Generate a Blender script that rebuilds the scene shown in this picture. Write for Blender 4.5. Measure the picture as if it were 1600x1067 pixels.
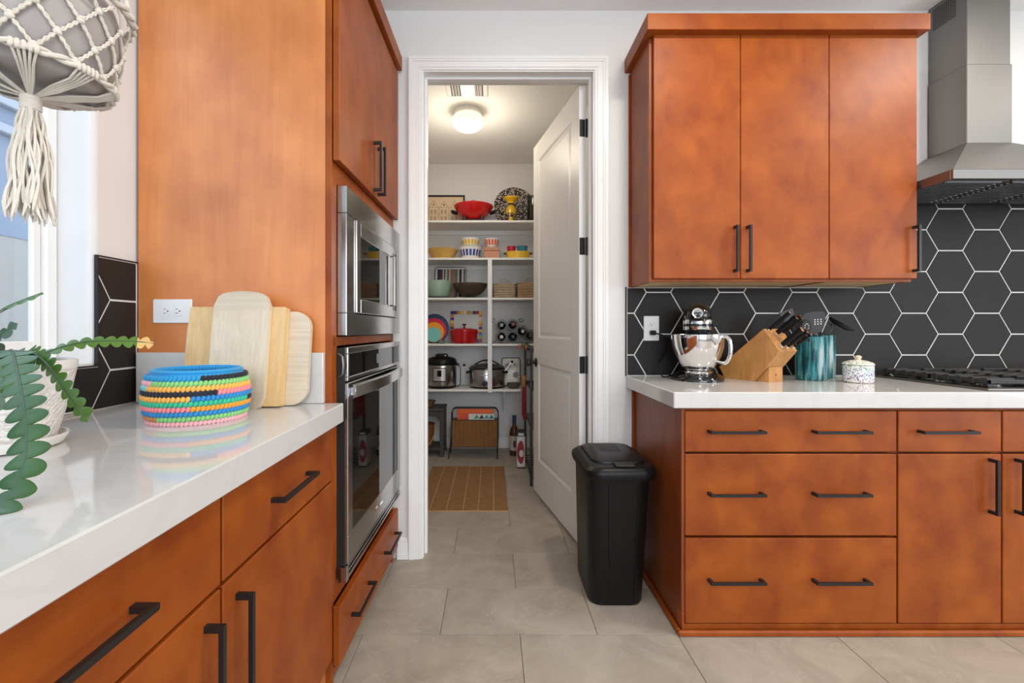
import bpy, math, random
from mathutils import Vector, Matrix
from math import sin, cos, pi, radians, sqrt, atan2
random.seed(7)
for o in list(bpy.data.objects):
    bpy.data.objects.remove(o, do_unlink=True)
SC = bpy.context.scene
COL = SC.collection

# ---------------------------------------------------------------- camera, light, exposure
F, VX, VY, CH = 711.0, 769.0, 514.0, 1.148      # focal length in px, vanishing point, eye height
cam_d = bpy.data.cameras.new('camera')
cam_d.sensor_width = 36.0
cam_d.lens = F / 1600 * 36
cam_d.shift_x = (800 - VX) / 1600
cam_d.shift_y = (VY - 533.5) / 1600
cam_d.clip_start = 0.02
cam = bpy.data.objects.new('camera', cam_d)
cam.location = (0, 0, CH)
cam.rotation_euler = (pi / 2, 0, 0)
COL.objects.link(cam)
SC.camera = cam

SC.view_settings.view_transform = 'Standard'
SC.view_settings.look = 'None'
SC.view_settings.gamma = 1.0
SC.view_settings.use_curve_mapping = False
SC.view_settings.exposure = 0.0

W = bpy.data.worlds.new('world')
SC.world = W
W.use_nodes = True
bg = W.node_tree.nodes['Background']
bg.inputs[0].default_value = (0.66, 0.79, 1.0, 1)
bg.inputs[1].default_value = 2.8

def area(name, loc, rot, sx, sy, power, col=(1, 1, 1), portal=False, shape='RECTANGLE', spread=None):
    d = bpy.data.lights.new(name, 'AREA')
    d.shape = shape
    d.size, d.size_y = sx, sy
    d.energy = power
    d.color = col
    if spread: d.spread = spread
    if portal: d.cycles.is_portal = True
    o = bpy.data.objects.new(name, d)
    o.location = loc
    o.rotation_euler = rot
    COL.objects.link(o)
    return o
# rear daylight as an added high band for the upper cabinets; living-side windows
area('daylight_rear_band', (0.6, -3.42, 1.98), (pi / 2, 0, 0), 2.6, 0.95, 60, (1.0, 0.985, 0.96))
area('daylight_right_windows', (4.42, -1.0, 1.45), (pi / 2, 0, pi / 2), 2.4, 1.7, 50, (0.97, 0.985, 1.0))
# recessed ceiling lamps of the kitchen
for lx, ly, lp in ((0.80, 1.20, 17), (2.41, 1.20, 24), (0.45, -1.2, 14), (1.9, -1.2, 14), (3.5, 1.20, 8)):
    area('recessed_lamp', (lx, ly, 2.715), (0, 0, 0), 0.20, 0.20, lp, (1.0, 0.925, 0.82), shape='DISK')

# ---------------------------------------------------------------- small helpers
def PX(px, Y): return (px - VX) * Y / F
def PZ(py, Y): return CH - (py - VY) * Y / F
def P(px, py, Y): return Vector((PX(px, Y), Y, PZ(py, Y)))

ORG = {}
def tag(o, label=None, cat=None, group=None, kind=None):
    if label: o['label'] = label
    if cat: o['category'] = cat
    if group: o['group'] = group
    if kind: o['kind'] = kind
    return o
def thing(name, label, cat, loc, group=None, kind=None):
    o = bpy.data.objects.new(name, None)
    o.empty_display_size = 0.05
    o.location = loc
    COL.objects.link(o)
    ORG[o.name] = Vector(loc)
    return tag(o, label, cat, group, kind)

GX = None           # optional world transform for a run of cabinets that stands slightly out of square
class MB:
    def __init__(self):
        self.v, self.f, self.m = [], [], []
        self.mi = 0
    def add(self, vs, fs):
        n = len(self.v)
        self.v += [Vector(p) for p in vs]
        for q in fs:
            self.f.append(tuple(i + n for i in q)); self.m.append(self.mi)
        return self
    def box(self, x0, x1, y0, y1, z0, z1, b=0.0):
        if x0 > x1: x0, x1 = x1, x0
        if y0 > y1: y0, y1 = y1, y0
        if z0 > z1: z0, z1 = z1, z0
        if b <= 0:
            vs = [(x, y, z) for x in (x0, x1) for y in (y0, y1) for z in (z0, z1)]
            return self.add(vs, [(0, 1, 3, 2), (4, 6, 7, 5), (0, 4, 5, 1), (2, 3, 7, 6), (0, 2, 6, 4), (1, 5, 7, 3)])
        b = min(b, (x1 - x0) * .49, (y1 - y0) * .49, (z1 - z0) * .49)
        lo, hi = (x0, y0, z0), (x1, y1, z1)
        idx, vs = {}, []
        for sx in (0, 1):
            for sy in (0, 1):
                for sz in (0, 1):
                    s = (sx, sy, sz)
                    c = [hi[k] if s[k] else lo[k] for k in range(3)]
                    for ax in range(3):
                        p = list(c)
                        for k in range(3):
                            if k != ax: p[k] += -b if s[k] else b
                        idx[(s, ax)] = len(vs); vs.append(p)
        fs = []
        for ax in range(3):
            o = [k for k in range(3) if k != ax]
            for s in (0, 1):
                q = []
                for a, c in ((0, 0), (1, 0), (1, 1), (0, 1)):
                    t = [0, 0, 0]; t[ax] = s; t[o[0]] = a; t[o[1]] = c
                    q.append(idx[(tuple(t), ax)])
                fs.append(tuple(q))
            for a in (0, 1):
                for c in (0, 1):
                    t0 = [0, 0, 0]; t0[o[0]] = a; t0[o[1]] = c
                    t1 = list(t0); t1[ax] = 1
                    fs.append((idx[(tuple(t0), o[0])], idx[(tuple(t1), o[0])], idx[(tuple(t1), o[1])], idx[(tuple(t0), o[1])]))
        for sx in (0, 1):
            for sy in (0, 1):
                for sz in (0, 1):
                    fs.append(tuple(idx[((sx, sy, sz), k)] for k in range(3)))
        return self.add(vs, fs)
    def tube(self, pts, r, n=8, closed=False, flat=None):
        pts = [Vector(p) for p in pts]
        m = len(pts)
        rs = r if isinstance(r, (list, tuple)) else [r] * m
        tan = []
        for i in range(m):
            a = pts[(i - 1) % m] if (closed or i > 0) else pts[i]
            b = pts[(i + 1) % m] if (closed or i < m - 1) else pts[i]
            t = (b - a)
            tan.append(t.normalized() if t.length > 1e-9 else Vector((0, 0, 1)))
        ref = Vector((0, 0, 1)) if abs(tan[0].z) < .9 else Vector((1, 0, 0))
        nrm = (ref - tan[0] * ref.dot(tan[0])).normalized()
        vs = []
        for i in range(m):
            nrm = (nrm - tan[i] * nrm.dot(tan[i]))
            nrm = nrm.normalized() if nrm.length > 1e-6 else tan[i].orthogonal().normalized()
            bi = tan[i].cross(nrm)
            for k in range(n):
                a = 2 * pi * k / n
                vs.append(pts[i] + (nrm * cos(a) + bi * sin(a)) * rs[i])
        fs = []
        for i in range(m if closed else m - 1):
            j = (i + 1) % m
            for k in range(n):
                l = (k + 1) % n
                fs.append((i * n + k, i * n + l, j * n + l, j * n + k))
        if not closed:
            fs.append(tuple(range(n - 1, -1, -1)))
            fs.append(tuple((m - 1) * n + k for k in range(n)))
        return self.add(vs, fs)
    def lathe(self, prof, c, n=32, axis='z', sx=1, sy=1, mats=None, rot=0):
        c = Vector(c)
        vs = []
        for (r, z) in prof:
            for k in range(n):
                a = 2 * pi * k / n + rot
                x, y = r * cos(a) * sx, r * sin(a) * sy
                if axis == 'z': p = Vector((x, y, z))
                elif axis == 'y': p = Vector((x, z, y))
                else: p = Vector((z, x, y))
                vs.append(c + p)
        n0 = len(self.v)
        self.v += vs
        for i in range(len(prof) - 1):
            for k in range(n):
                l = (k + 1) % n
                self.f.append((n0 + i * n + k, n0 + i * n + l, n0 + (i + 1) * n + l, n0 + (i + 1) * n + k))
                self.m.append(mats(i, k) if mats else self.mi)
        if prof[0][0] > 1e-6:
            self.f.append(tuple(n0 + k for k in range(n - 1, -1, -1))); self.m.append(mats(0, 0) if mats else self.mi)
        if prof[-1][0] > 1e-6:
            self.f.append(tuple(n0 + (len(prof) - 1) * n + k for k in range(n))); self.m.append(mats(len(prof) - 2, 0) if mats else self.mi)
        return self
    def loft(self, rings, cap=True):
        n = len(rings[0])
        vs = [p for r in rings for p in r]
        fs = []
        for i in range(len(rings) - 1):
            for k in range(n):
                l = (k + 1) % n
                fs.append((i * n + k, i * n + l, (i + 1) * n + l, (i + 1) * n + k))
        if cap:
            fs.append(tuple(range(n - 1, -1, -1)))
            fs.append(tuple((len(rings) - 1) * n + k for k in range(n)))
        return self.add(vs, fs)
    def prism(self, poly, o, u, v, w, d, b=0.0):
        """polygon in the plane (u,v) at o, pushed along w by d; b chamfers the far face"""
        o, u, v, w = Vector(o), Vector(u), Vector(v), Vector(w)
        n = len(poly)
        if b:
            cx = sum(p[0] for p in poly) / n; cy = sum(p[1] for p in poly) / n
            def ins(p):
                L = sqrt((p[0] - cx) ** 2 + (p[1] - cy) ** 2) or 1
                k = max(0, (L - b * 1.2) / L)
                return (cx + (p[0] - cx) * k, cy + (p[1] - cy) * k)
            rings = [[o + u * p[0] + v * p[1] for p in poly],
                     [o + u * p[0] + v * p[1] + w * (d - b) for p in poly],
                     [o + u * ins(p)[0] + v * ins(p)[1] + w * d for p in poly]]
        else:
            rings = [[o + u * p[0] + v * p[1] for p in poly], [o + u * p[0] + v * p[1] + w * d for p in poly]]
        return self.loft(rings)
    def ball(self, c, r, nu=10, nv=6, R=None):
        if not isinstance(r, (tuple, list)): r = (r, r, r)
        c = Vector(c)
        vs = [Vector((0, 0, -r[2]))]
        for i in range(1, nv):
            t = -pi / 2 + pi * i / nv
            for k in range(nu):
                a = 2 * pi * k / nu
                vs.append(Vector((r[0] * cos(t) * cos(a), r[1] * cos(t) * sin(a), r[2] * sin(t))))
        vs.append(Vector((0, 0, r[2])))
        fs = []
        for k in range(nu):
            l = (k + 1) % nu
            fs.append((0, 1 + l, 1 + k))
            for i in range(nv - 2):
                fs.append((1 + i * nu + k, 1 + i * nu + l, 1 + (i + 1) * nu + l, 1 + (i + 1) * nu + k))
            fs.append((len(vs) - 1, 1 + (nv - 2) * nu + k, 1 + (nv - 2) * nu + l))
        return self.add([c + ((R @ p) if R else p) for p in vs], fs)
    def xf(self, M, start=0):
        for i in range(start, len(self.v)): self.v[i] = M @ self.v[i]
        return self
    def build(self, name, mat, parent=None, smooth=35, local=False, label=None, kind=None):
        vs = [v.copy() for v in self.v]
        if GX is not None and not local: vs = [GX @ v for v in vs]
        if parent is not None and not local:
            og = ORG[parent.name]
            vs = [v - og for v in vs]
        loc = Vector((0, 0, 0))
        if parent is None and not local:
            loc = Vector(((min(v.x for v in vs) + max(v.x for v in vs)) / 2, (min(v.y for v in vs) + max(v.y for v in vs)) / 2, min(v.z for v in vs)))
            vs = [v - loc for v in vs]
        me = bpy.data.meshes.new(name)
        me.from_pydata([tuple(v) for v in vs], [], self.f)
        for mm in (mat if isinstance(mat, (list, tuple)) else [mat]): me.materials.append(mm)
        if isinstance(mat, (list, tuple)): me.polygons.foreach_set('material_index', self.m)
        me.validate()
        import bmesh
        bm = bmesh.new(); bm.from_mesh(me)
        bmesh.ops.recalc_face_normals(bm, faces=bm.faces)
        bm.to_mesh(me); bm.free()
        if smooth:
            me.polygons.foreach_set('use_smooth', [True] * len(me.polygons))
            me.set_sharp_from_angle(angle=radians(smooth))
        o = bpy.data.objects.new(name, me)
        o.location = loc
        COL.objects.link(o)
        if parent is not None:
            o.parent = parent
            ORG[o.name] = ORG[parent.name].copy()
        else:
            ORG[o.name] = loc.copy()
        if label: o['label'] = label
        if kind: o['kind'] = kind
        return o
def bx(name, mat, parent, x0, x1, y0, y1, z0, z1, b=0.0, **k):
    return MB().box(x0, x1, y0, y1, z0, z1, b).build(name, mat, parent, **k)
def rr(x0, x1, y0, y1, r, n=5):
    """rounded rectangle outline, counter-clockwise"""
    out = []
    for cx, cy, a0 in ((x1 - r, y0 + r, -90), (x1 - r, y1 - r, 0), (x0 + r, y1 - r, 90), (x0 + r, y0 + r, 180)):
        for i in range(n + 1):
            a = radians(a0 + 90 * i / n)
            out.append((cx + r * cos(a), cy + r * sin(a)))
    return out
def spline(pts, n=6):
    """Catmull-Rom through the points"""
    pts = [Vector(p) for p in pts]
    q = [pts[0] * 2 - pts[1]] + pts + [pts[-1] * 2 - pts[-2]]
    out = []
    for i in range(1, len(q) - 2):
        for k in range(n):
            t = k / n
            a, b, c, d = q[i - 1], q[i], q[i + 1], q[i + 2]
            out.append(.5 * (2 * b + (c - a) * t + (2 * a - 5 * b + 4 * c - d) * t * t + (3 * b - a - 3 * c + d) * t ** 3))
    out.append(pts[-1])
    return out
def text_mb(body, size):
    cu = bpy.data.curves.new('t', 'FONT')
    cu.body = body; cu.size = size; cu.align_x = 'CENTER'; cu.align_y = 'CENTER'; cu.extrude = 0.0003; cu.resolution_u = 2
    o = bpy.data.objects.new('t', cu)
    COL.objects.link(o)
    bpy.context.view_layer.update()
    me = o.evaluated_get(bpy.context.evaluated_depsgraph_get()).to_mesh()
    m = MB().add([v.co.copy() for v in me.vertices], [tuple(p.vertices) for p in me.polygons])
    bpy.data.objects.remove(o, do_unlink=True)
    return m

# ---------------------------------------------------------------- materials
def nodes(name):
    m = bpy.data.materials.new(name)
    m.use_nodes = True
    return m, m.node_tree.nodes, m.node_tree.links, m.node_tree.nodes['Principled BSDF']
def plain(name, col, rough=.5, metal=0, spec=.5, coat=0, emit=None, es=0, trans=0, ior=1.45, bump=0, bscale=300, var=0, vscale=6, alpha=1, sheen=0):
    m, N, L, p = nodes(name)
    p.inputs['Base Color'].default_value = (*col, 1)
    p.inputs['Roughness'].default_value = rough
    p.inputs['Metallic'].default_value = metal
    p.inputs['Specular IOR Level'].default_value = spec
    p.inputs['Coat Weight'].default_value = coat
    p.inputs['Transmission Weight'].default_value = trans
    p.inputs['IOR'].default_value = ior
    p.inputs['Alpha'].default_value = alpha
    p.inputs['Sheen Weight'].default_value = sheen
    if emit:
        p.inputs['Emission Color'].default_value = (*emit, 1)
        p.inputs['Emission Strength'].default_value = es
    if bump or var:
        tc = N.new('ShaderNodeTexCoord')
    if bump:
        t = N.new('ShaderNodeTexNoise'); t.inputs['Scale'].default_value = bscale; t.inputs['Detail'].default_value = 3
        b = N.new('ShaderNodeBump'); b.inputs['Strength'].default_value = bump; b.inputs['Distance'].default_value = .002
        L.new(tc.outputs['Object'], t.inputs['Vector']); L.new(t.outputs['Fac'], b.inputs['Height']); L.new(b.outputs[0], p.inputs['Normal'])
    if var:
        t = N.new('ShaderNodeTexNoise'); t.inputs['Scale'].default_value = vscale; t.inputs['Detail'].default_value = 5
        r = N.new('ShaderNodeMixRGB'); r.blend_type = 'MIX'
        r.inputs[1].default_value = (*[c * (1 - var) for c in col], 1); r.inputs[2].default_value = (*[min(1, c * (1 + var)) for c in col], 1)
        L.new(tc.outputs['Object'], t.inputs['Vector']); L.new(t.outputs['Fac'], r.inputs[0]); L.new(r.outputs[0], p.inputs['Base Color'])
    return m
def wood(name, dark, light, scale=(9, 9, 1.2), rough=.3, coat=.3, blotch=2.2, streak=1.0, rand=0.0, spec=.5, crough=.22):
    blotch *= 1.0
    m, N, L, p = nodes(name)
    tc = N.new('ShaderNodeTexCoord')
    mp = N.new('ShaderNodeMapping'); mp.inputs['Scale'].default_value = scale
    L.new(tc.outputs['Object'], mp.inputs[0])
    n1 = N.new('ShaderNodeTexNoise'); n1.inputs['Scale'].default_value = 1.5; n1.inputs['Detail'].default_value = 4; n1.inputs['Distortion'].default_value = 1.2
    mp2 = N.new('ShaderNodeMapping'); mp2.inputs['Scale'].default_value = tuple(s * 12 if s > 3 else s * 2.5 for s in scale)
    L.new(tc.outputs['Object'], mp2.inputs[0])
    n2 = N.new('ShaderNodeTexNoise'); n2.inputs['Scale'].default_value = 1.0; n2.inputs['Detail'].default_value = 6; n2.inputs['Roughness'].default_value = .65
    n3 = N.new('ShaderNodeTexNoise'); n3.inputs['Scale'].default_value = blotch * 3; n3.inputs['Detail'].default_value = 4
    L.new(mp.outputs[0], n1.inputs['Vector']); L.new(mp2.outputs[0], n2.inputs['Vector']); L.new(tc.outputs['Object'], n3.inputs['Vector'])
    def math_(op, a, b):
        q = N.new('ShaderNodeMath'); q.operation = op
        for i, x in enumerate((a, b)):
            if isinstance(x, (int, float)): q.inputs[i].default_value = x
            else: L.new(x, q.inputs[i])
        return q.outputs[0]
    s = math_('ADD', math_('MULTIPLY', n1.outputs['Fac'], .38), math_('MULTIPLY', n2.outputs['Fac'], .34 * streak))
    s = math_('ADD', s, math_('MULTIPLY', n3.outputs['Fac'], .38 + .34 * (1 - streak)))
    if rand:
        oi = N.new('ShaderNodeObjectInfo')
        s = math_('ADD', s, math_('MULTIPLY', oi.outputs['Random'], rand))
    r = N.new('ShaderNodeValToRGB')
    r.color_ramp.elements[0].position = .36; r.color_ramp.elements[0].color = (*dark, 1)
    r.color_ramp.elements[1].position = .72; r.color_ramp.elements[1].color = (*light, 1)
    L.new(s, r.inputs[0]); L.new(r.outputs[0], p.inputs['Base Color'])
    p.inputs['Roughness'].default_value = rough
    p.inputs['Coat Weight'].default_value = coat
    p.inputs['Coat Roughness'].default_value = crough
    p.inputs['Specular IOR Level'].default_value = spec
    b = N.new('ShaderNodeBump'); b.inputs['Strength'].default_value = .06; b.inputs['Distance'].default_value = .001
    L.new(n2.outputs['Fac'], b.inputs['Height']); L.new(b.outputs[0], p.inputs['Normal'])
    return m
M = {}
M['cherry'] = wood('cherry_stained_maple', (.200, .034, .0034), (.345, .083, .0085), scale=(6, 6, 4), rough=.43, coat=.0, streak=.4, spec=.30)
M['cherry_side'] = wood('cherry_side_veneer', (.16, .030, .0045), (.31, .078, .0125), rough=.42, coat=.1)
M['cherry_panel_glare'] = wood('cherry_panel_glare', (.50, .145, .030), (.74, .265, .066), scale=(7, 7, .9), rough=.42, streak=.6, coat=.6, spec=.5, crough=.34)  # window glare on the side panel put into a lighter base colour
M['ply'] = wood('maple_underside', (.66, .48, .24), (.80, .62, .34), rough=.5, coat=0)
M['wall'] = plain('wall_paint', (.72, .715, .70), .75, bump=.12, bscale=120)
M['ceil'] = plain('ceiling_paint', (.86, .86, .85), .85, bump=.25, bscale=60)
M['trim'] = plain('white_trim_paint', (.82, .815, .80), .35)
M['doorw'] = plain('white_door_paint', (.80, .79, .77), .38)
M['black'] = plain('black_metal', (.012, .012, .012), .38)
M['blackp'] = plain('black_plastic', (.0065, .0065, .0068), .36, spec=.3, bump=.05, bscale=900)
M['gloss_black'] = plain('glossy_black', (.006, .006, .006), .08, coat=.5)
M['rubber'] = plain('black_rubber', (.02, .02, .02), .6)
M['iron'] = plain('cast_iron', (.022, .022, .022), .5, bump=.15, bscale=700)
M['grout'] = plain('white_grout', (.78, .77, .74), .8)
M['hex'] = plain('charcoal_hex_tile', (.019, .0172, .0155), .48, spec=.28, var=.25, vscale=5, bump=.03, bscale=40)
M['dkglass'] = plain('dark_glass', (.004, .004, .004), .03, spec=.6)
M['chrome'] = plain('chrome', (.82, .82, .82), .07, metal=1)
M['white_pl'] = plain('white_plastic', (.80, .80, .79), .3)
M['slot'] = plain('slot_black', (.01, .01, .01), .6)

def steel(name, col, rough, axis):
    m, N, L, p = nodes(name)
    p.inputs['Base Color'].default_value = (*col, 1); p.inputs['Metallic'].default_value = 1
    tc = N.new('ShaderNodeTexCoord'); mp = N.new('ShaderNodeMapping')
    s = [900, 900, 900]; s[axis] = 8
    mp.inputs['Scale'].default_value = s
    t = N.new('ShaderNodeTexNoise'); t.inputs['Scale'].default_value = 1; t.inputs['Detail'].default_value = 2
    mr = N.new('ShaderNodeMapRange'); mr.inputs[3].default_value = rough - .07; mr.inputs[4].default_value = rough + .09
    L.new(tc.outputs['Object'], mp.inputs[0]); L.new(mp.outputs[0], t.inputs['Vector']); L.new(t.outputs['Fac'], mr.inputs[0]); L.new(mr.outputs[0], p.inputs['Roughness'])
    b = N.new('ShaderNodeBump'); b.inputs['Strength'].default_value = .05; b.inputs['Distance'].default_value = .0005
    L.new(t.outputs['Fac'], b.inputs['Height']); L.new(b.outputs[0], p.inputs['Normal'])
    return m
M['steel'] = steel('brushed_steel', (.45, .44, .428), .16, 1)
M['steelx'] = steel('brushed_steel_across', (.235, .229, .220), .46, 0)
M['steel_dk'] = steel('dark_steel', (.22, .22, .22), .30, 0)

def quartz():
    m, N, L, p = nodes('white_quartz')
    tc = N.new('ShaderNodeTexCoord')
    t = N.new('ShaderNodeTexNoise'); t.inputs['Scale'].default_value = 2.2; t.inputs['Detail'].default_value = 8; t.inputs['Distortion'].default_value = 1.8
    r = N.new('ShaderNodeValToRGB')
    e = r.color_ramp.elements
    e[0].position = .0; e[0].color = (.60, .597, .59, 1)
    e[1].position = 1; e[1].color = (.60, .597, .59, 1)
    for pos, c in ((.47, .60), (.50, .575), (.53, .60)):
        q = e.new(pos); q.color = (c, c * .99, c * .965, 1)
    L.new(tc.outputs['Object'], t.inputs['Vector']); L.new(t.outputs['Fac'], r.inputs[0]); L.new(r.outputs[0], p.inputs['Base Color'])
    p.inputs['Roughness'].default_value = .065
    return m
M['quartz'] = quartz()
def stone_tile():
    m, N, L, p = nodes('taupe_floor_tile')
    tc = N.new('ShaderNodeTexCoord'); oi = N.new('ShaderNodeObjectInfo')
    off = N.new('ShaderNodeVectorMath'); off.operation = 'ADD'
    sc = N.new('ShaderNodeVectorMath'); sc.operation = 'SCALE'; sc.inputs[3].default_value = 7
    cb = N.new('ShaderNodeCombineXYZ')
    L.new(oi.outputs['Random'], cb.inputs[0]); L.new(oi.outputs['Random'], cb.inputs[1]); L.new(cb.outputs[0], sc.inputs[0])
    L.new(tc.outputs['Object'], off.inputs[0]); L.new(sc.outputs[0], off.inputs[1])
    n1 = N.new('ShaderNodeTexNoise'); n1.inputs['Scale'].default_value = 4.5; n1.inputs['Detail'].default_value = 9; n1.inputs['Roughness'].default_value = .62; n1.inputs['Distortion'].default_value = .8
    L.new(off.outputs[0], n1.inputs['Vector'])
    r = N.new('ShaderNodeValToRGB'); e = r.color_ramp.elements
    e[0].position = .3; e[0].color = (.298, .256, .205, 1)
    e[1].position = .72; e[1].color = (.435, .385, .322, 1)
    L.new(n1.outputs['Fac'], r.inputs[0])
    n2 = N.new('ShaderNodeTexNoise'); n2.inputs['Scale'].default_value = 2.5; n2.inputs['Detail'].default_value = 6; n2.inputs['Distortion'].default_value = 2.5
    L.new(off.outputs[0], n2.inputs['Vector'])
    r2 = N.new('ShaderNodeValToRGB'); e = r2.color_ramp.elements
    e[0].position = .49; e[0].color = (0, 0, 0, 1); e[1].position = .51; e[1].color = (0, 0, 0, 1)
    q = e.new(.5); q.color = (.35, .35, .35, 1)
    L.new(n2.outputs['Fac'], r2.inputs[0])
    mx = N.new('ShaderNodeMixRGB'); mx.inputs[2].default_value = (.50, .46, .40, 1)
    L.new(r2.outputs[0], mx.inputs[0]); L.new(r.outputs[0], mx.inputs[1]); L.new(mx.outputs[0], p.inputs['Base Color'])
    p.inputs['Roughness'].default_value = .46
    b = N.new('ShaderNodeBump'); b.inputs['Strength'].default_value = .08; b.inputs['Distance'].default_value = .002
    L.new(n1.outputs['Fac'], b.inputs['Height']); L.new(b.outputs[0], p.inputs['Normal'])
    return m
M['ftile'] = stone_tile()
M['fgrout'] = plain('floor_grout', (.20, .17, .14), .9)
def thin_glass(name, col, refl=.12, alpha=.15):
    m, N, L, p = nodes(name)
    out = N['Material Output']
    tr = N.new('ShaderNodeBsdfTransparent'); tr.inputs[0].default_value = (*col, 1)
    gl = N.new('ShaderNodeBsdfGlossy'); gl.inputs['Roughness'].default_value = .03
    fr = N.new('ShaderNodeFresnel'); fr.inputs[0].default_value = 1.45
    mx = N.new('ShaderNodeMixShader')
    ge = N.new('ShaderNodeNewGeometry')
    iv = N.new('ShaderNodeMath'); iv.operation = 'SUBTRACT'; iv.inputs[0].default_value = 1; L.new(ge.outputs['Backfacing'], iv.inputs[1])
    mu = N.new('ShaderNodeMath'); mu.operation = 'MULTIPLY'; L.new(fr.outputs[0], mu.inputs[0]); L.new(iv.outputs[0], mu.inputs[1])
    L.new(mu.outputs[0], mx.inputs[0]); L.new(tr.outputs[0], mx.inputs[1]); L.new(gl.outputs[0], mx.inputs[2]); L.new(mx.outputs[0], out.inputs[0])
    return m
M['pane'] = thin_glass('window_glass', (.95, .97, .97))
M['clear'] = thin_glass('clear_glass', (.86, .88, .87))

# ================================================================ the setting
WB = 2.28                 # kitchen face of the back wall
PB = 4.40                 # pantry back wall
CZ = 2.743                # ceiling height
WL = -1.145               # face of the left wall (tiles stand proud of it)
OX0, OX1, OZ = -.344, .507, 2.436    # doorway opening
CT = .914                 # worktop height

# ---- floor with its tiles
fl = MB().box(-1.3, 4.6, -3.6, 4.6, -.05, -.004).build('floor', M['fgrout'])
tag(fl, 'taupe stone-look tile floor laid in half offset', 'floor', kind='structure')
TW, TD, G = .5913, .3075, .0022
def tile_mesh(w, d):
    m = MB().box(-w / 2, w / 2, -d / 2, d / 2, -.004, 0, .0008)
    return m
full_tile = None
for row in range(-13, 9):
    y0 = 1.711 + row * TD
    y1 = min(y0 + TD, PB)
    if y1 - y0 < .02 or y1 < -3.5: continue
    base = .3957 if row % 2 == 0 else .1045
    k0 = int((-1.3 - base) / TW) - 1
    for k in range(k0, k0 + 12):
        x0 = base + k * TW; x1 = x0 + TW
        if x1 < -1.2 or x0 > 4.4: continue
        if y0 > WB + .05 and (x0 > .75 or x1 < -1.0): continue
        if y1 < .9 and row < -3 and (x0 > 3.4): continue
        if y1 - y0 > TD * .99:
            if full_tile is None:
                full_tile = tile_mesh(TW - G, TD - G).build('tile', M['ftile'], fl, local=True, smooth=0)
                full_tile.location = ((x0 + x1) / 2 - fl.location.x, (y0 + y1) / 2 - fl.location.y, -fl.location.z)
                continue
            o = full_tile.copy(); COL.objects.link(o); o.parent = fl
        else:
            o = tile_mesh(TW - G, y1 - y0 - G).build('tile', M['ftile'], fl, local=True, smooth=0)
        o.location = ((x0 + x1) / 2 - fl.location.x, (y0 + y1) / 2 - fl.location.y, -fl.location.z)

# ---- ceilings
tag(bx('ceiling', M['ceil'], None, -1.3, 4.6, -3.6, WB + .12, CZ, CZ + .1), 'white textured kitchen ceiling', 'ceiling', kind='structure')
tag(bx('ceiling_pantry', M['ceil'], None, -1.0, .8, WB + .12, PB + .12, CZ, CZ + .1), 'white textured ceiling of the pantry', 'ceiling', kind='structure')

# ---- back wall with the doorway
w = MB()
w.box(-1.3, OX0 - .02, WB, WB + .12, 0, CZ)
w.box(OX1 + .02, 4.6, WB, WB + .12, 0, CZ)
w.box(OX0 - .02, OX1 + .02, WB, WB + .12, OZ + .02, CZ)
wall_back = tag(w.build('wall_back', M['wall']), 'white wall with the pantry doorway behind the cabinets', 'wall', kind='structure')
# ---- pantry walls
tag(bx('wall_pantry_back', M['wall'], None, -1.0, .8, PB, PB + .12, 0, CZ), 'white back wall of the pantry behind the shelves', 'wall', kind='structure')
tag(bx('wall_pantry_left', M['wall'], None, -1.0, -.9, WB + .12, PB, 0, CZ), 'white left wall inside the pantry', 'wall', kind='structure')
tag(bx('wall_pantry_right', M['wall'], None, .68, .8, WB + .12, PB, 0, CZ), 'white right wall inside the pantry behind the door', 'wall', kind='structure')
# ---- left wall with window
WY0, WY1, WZ0, WZ1 = -.45, 1.303, 1.050, 2.50
w = MB()
w.box(WL - .14, WL, -3.6, WY0, 0, CZ)
w.box(WL - .14, WL, WY0, WY1, 0, WZ0)
w.box(WL - .14, WL, WY0, WY1, WZ1, CZ)
r = .022
pier = [(WL - .14, WY1), (WL - r, WY1)] + [(WL - r + r * sin(a), WY1 + r - r * cos(a)) for a in [radians(9 * i) for i in range(1, 11)]] + [(WL, WB), (WL - .14, WB)]
w.prism(pier, (0, 0, 0), (1, 0, 0), (0, 1, 0), (0, 0, 1), CZ)
wall_left = tag(w.build('wall_left', M['wall'], smooth=30), 'white wall with the kitchen window over the sink run', 'wall', kind='structure')
# walls out of view that close the room: rear with glass doors, right with windows
w = MB()
w.box(-1.3, -.75, -3.6, -3.5, 0, CZ); w.box(1.95, 4.6, -3.6, -3.5, 0, CZ); w.box(-.75, 1.95, -3.6, -3.5, 2.35, CZ)
tag(w.build('wall_rear', M['wall']), 'white wall with glass doors behind the viewer', 'wall', kind='structure')
w = MB()
w.box(4.5, 4.6, -3.5, -2.25, 0, CZ); w.box(4.5, 4.6, .25, WB, 0, CZ); w.box(4.5, 4.6, -2.25, .25, 0, .55); w.box(4.5, 4.6, -2.25, .25, 2.35, CZ)
tag(w.build('wall_right', M['wall']), 'white wall with wide windows on the far right', 'wall', kind='structure')

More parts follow.
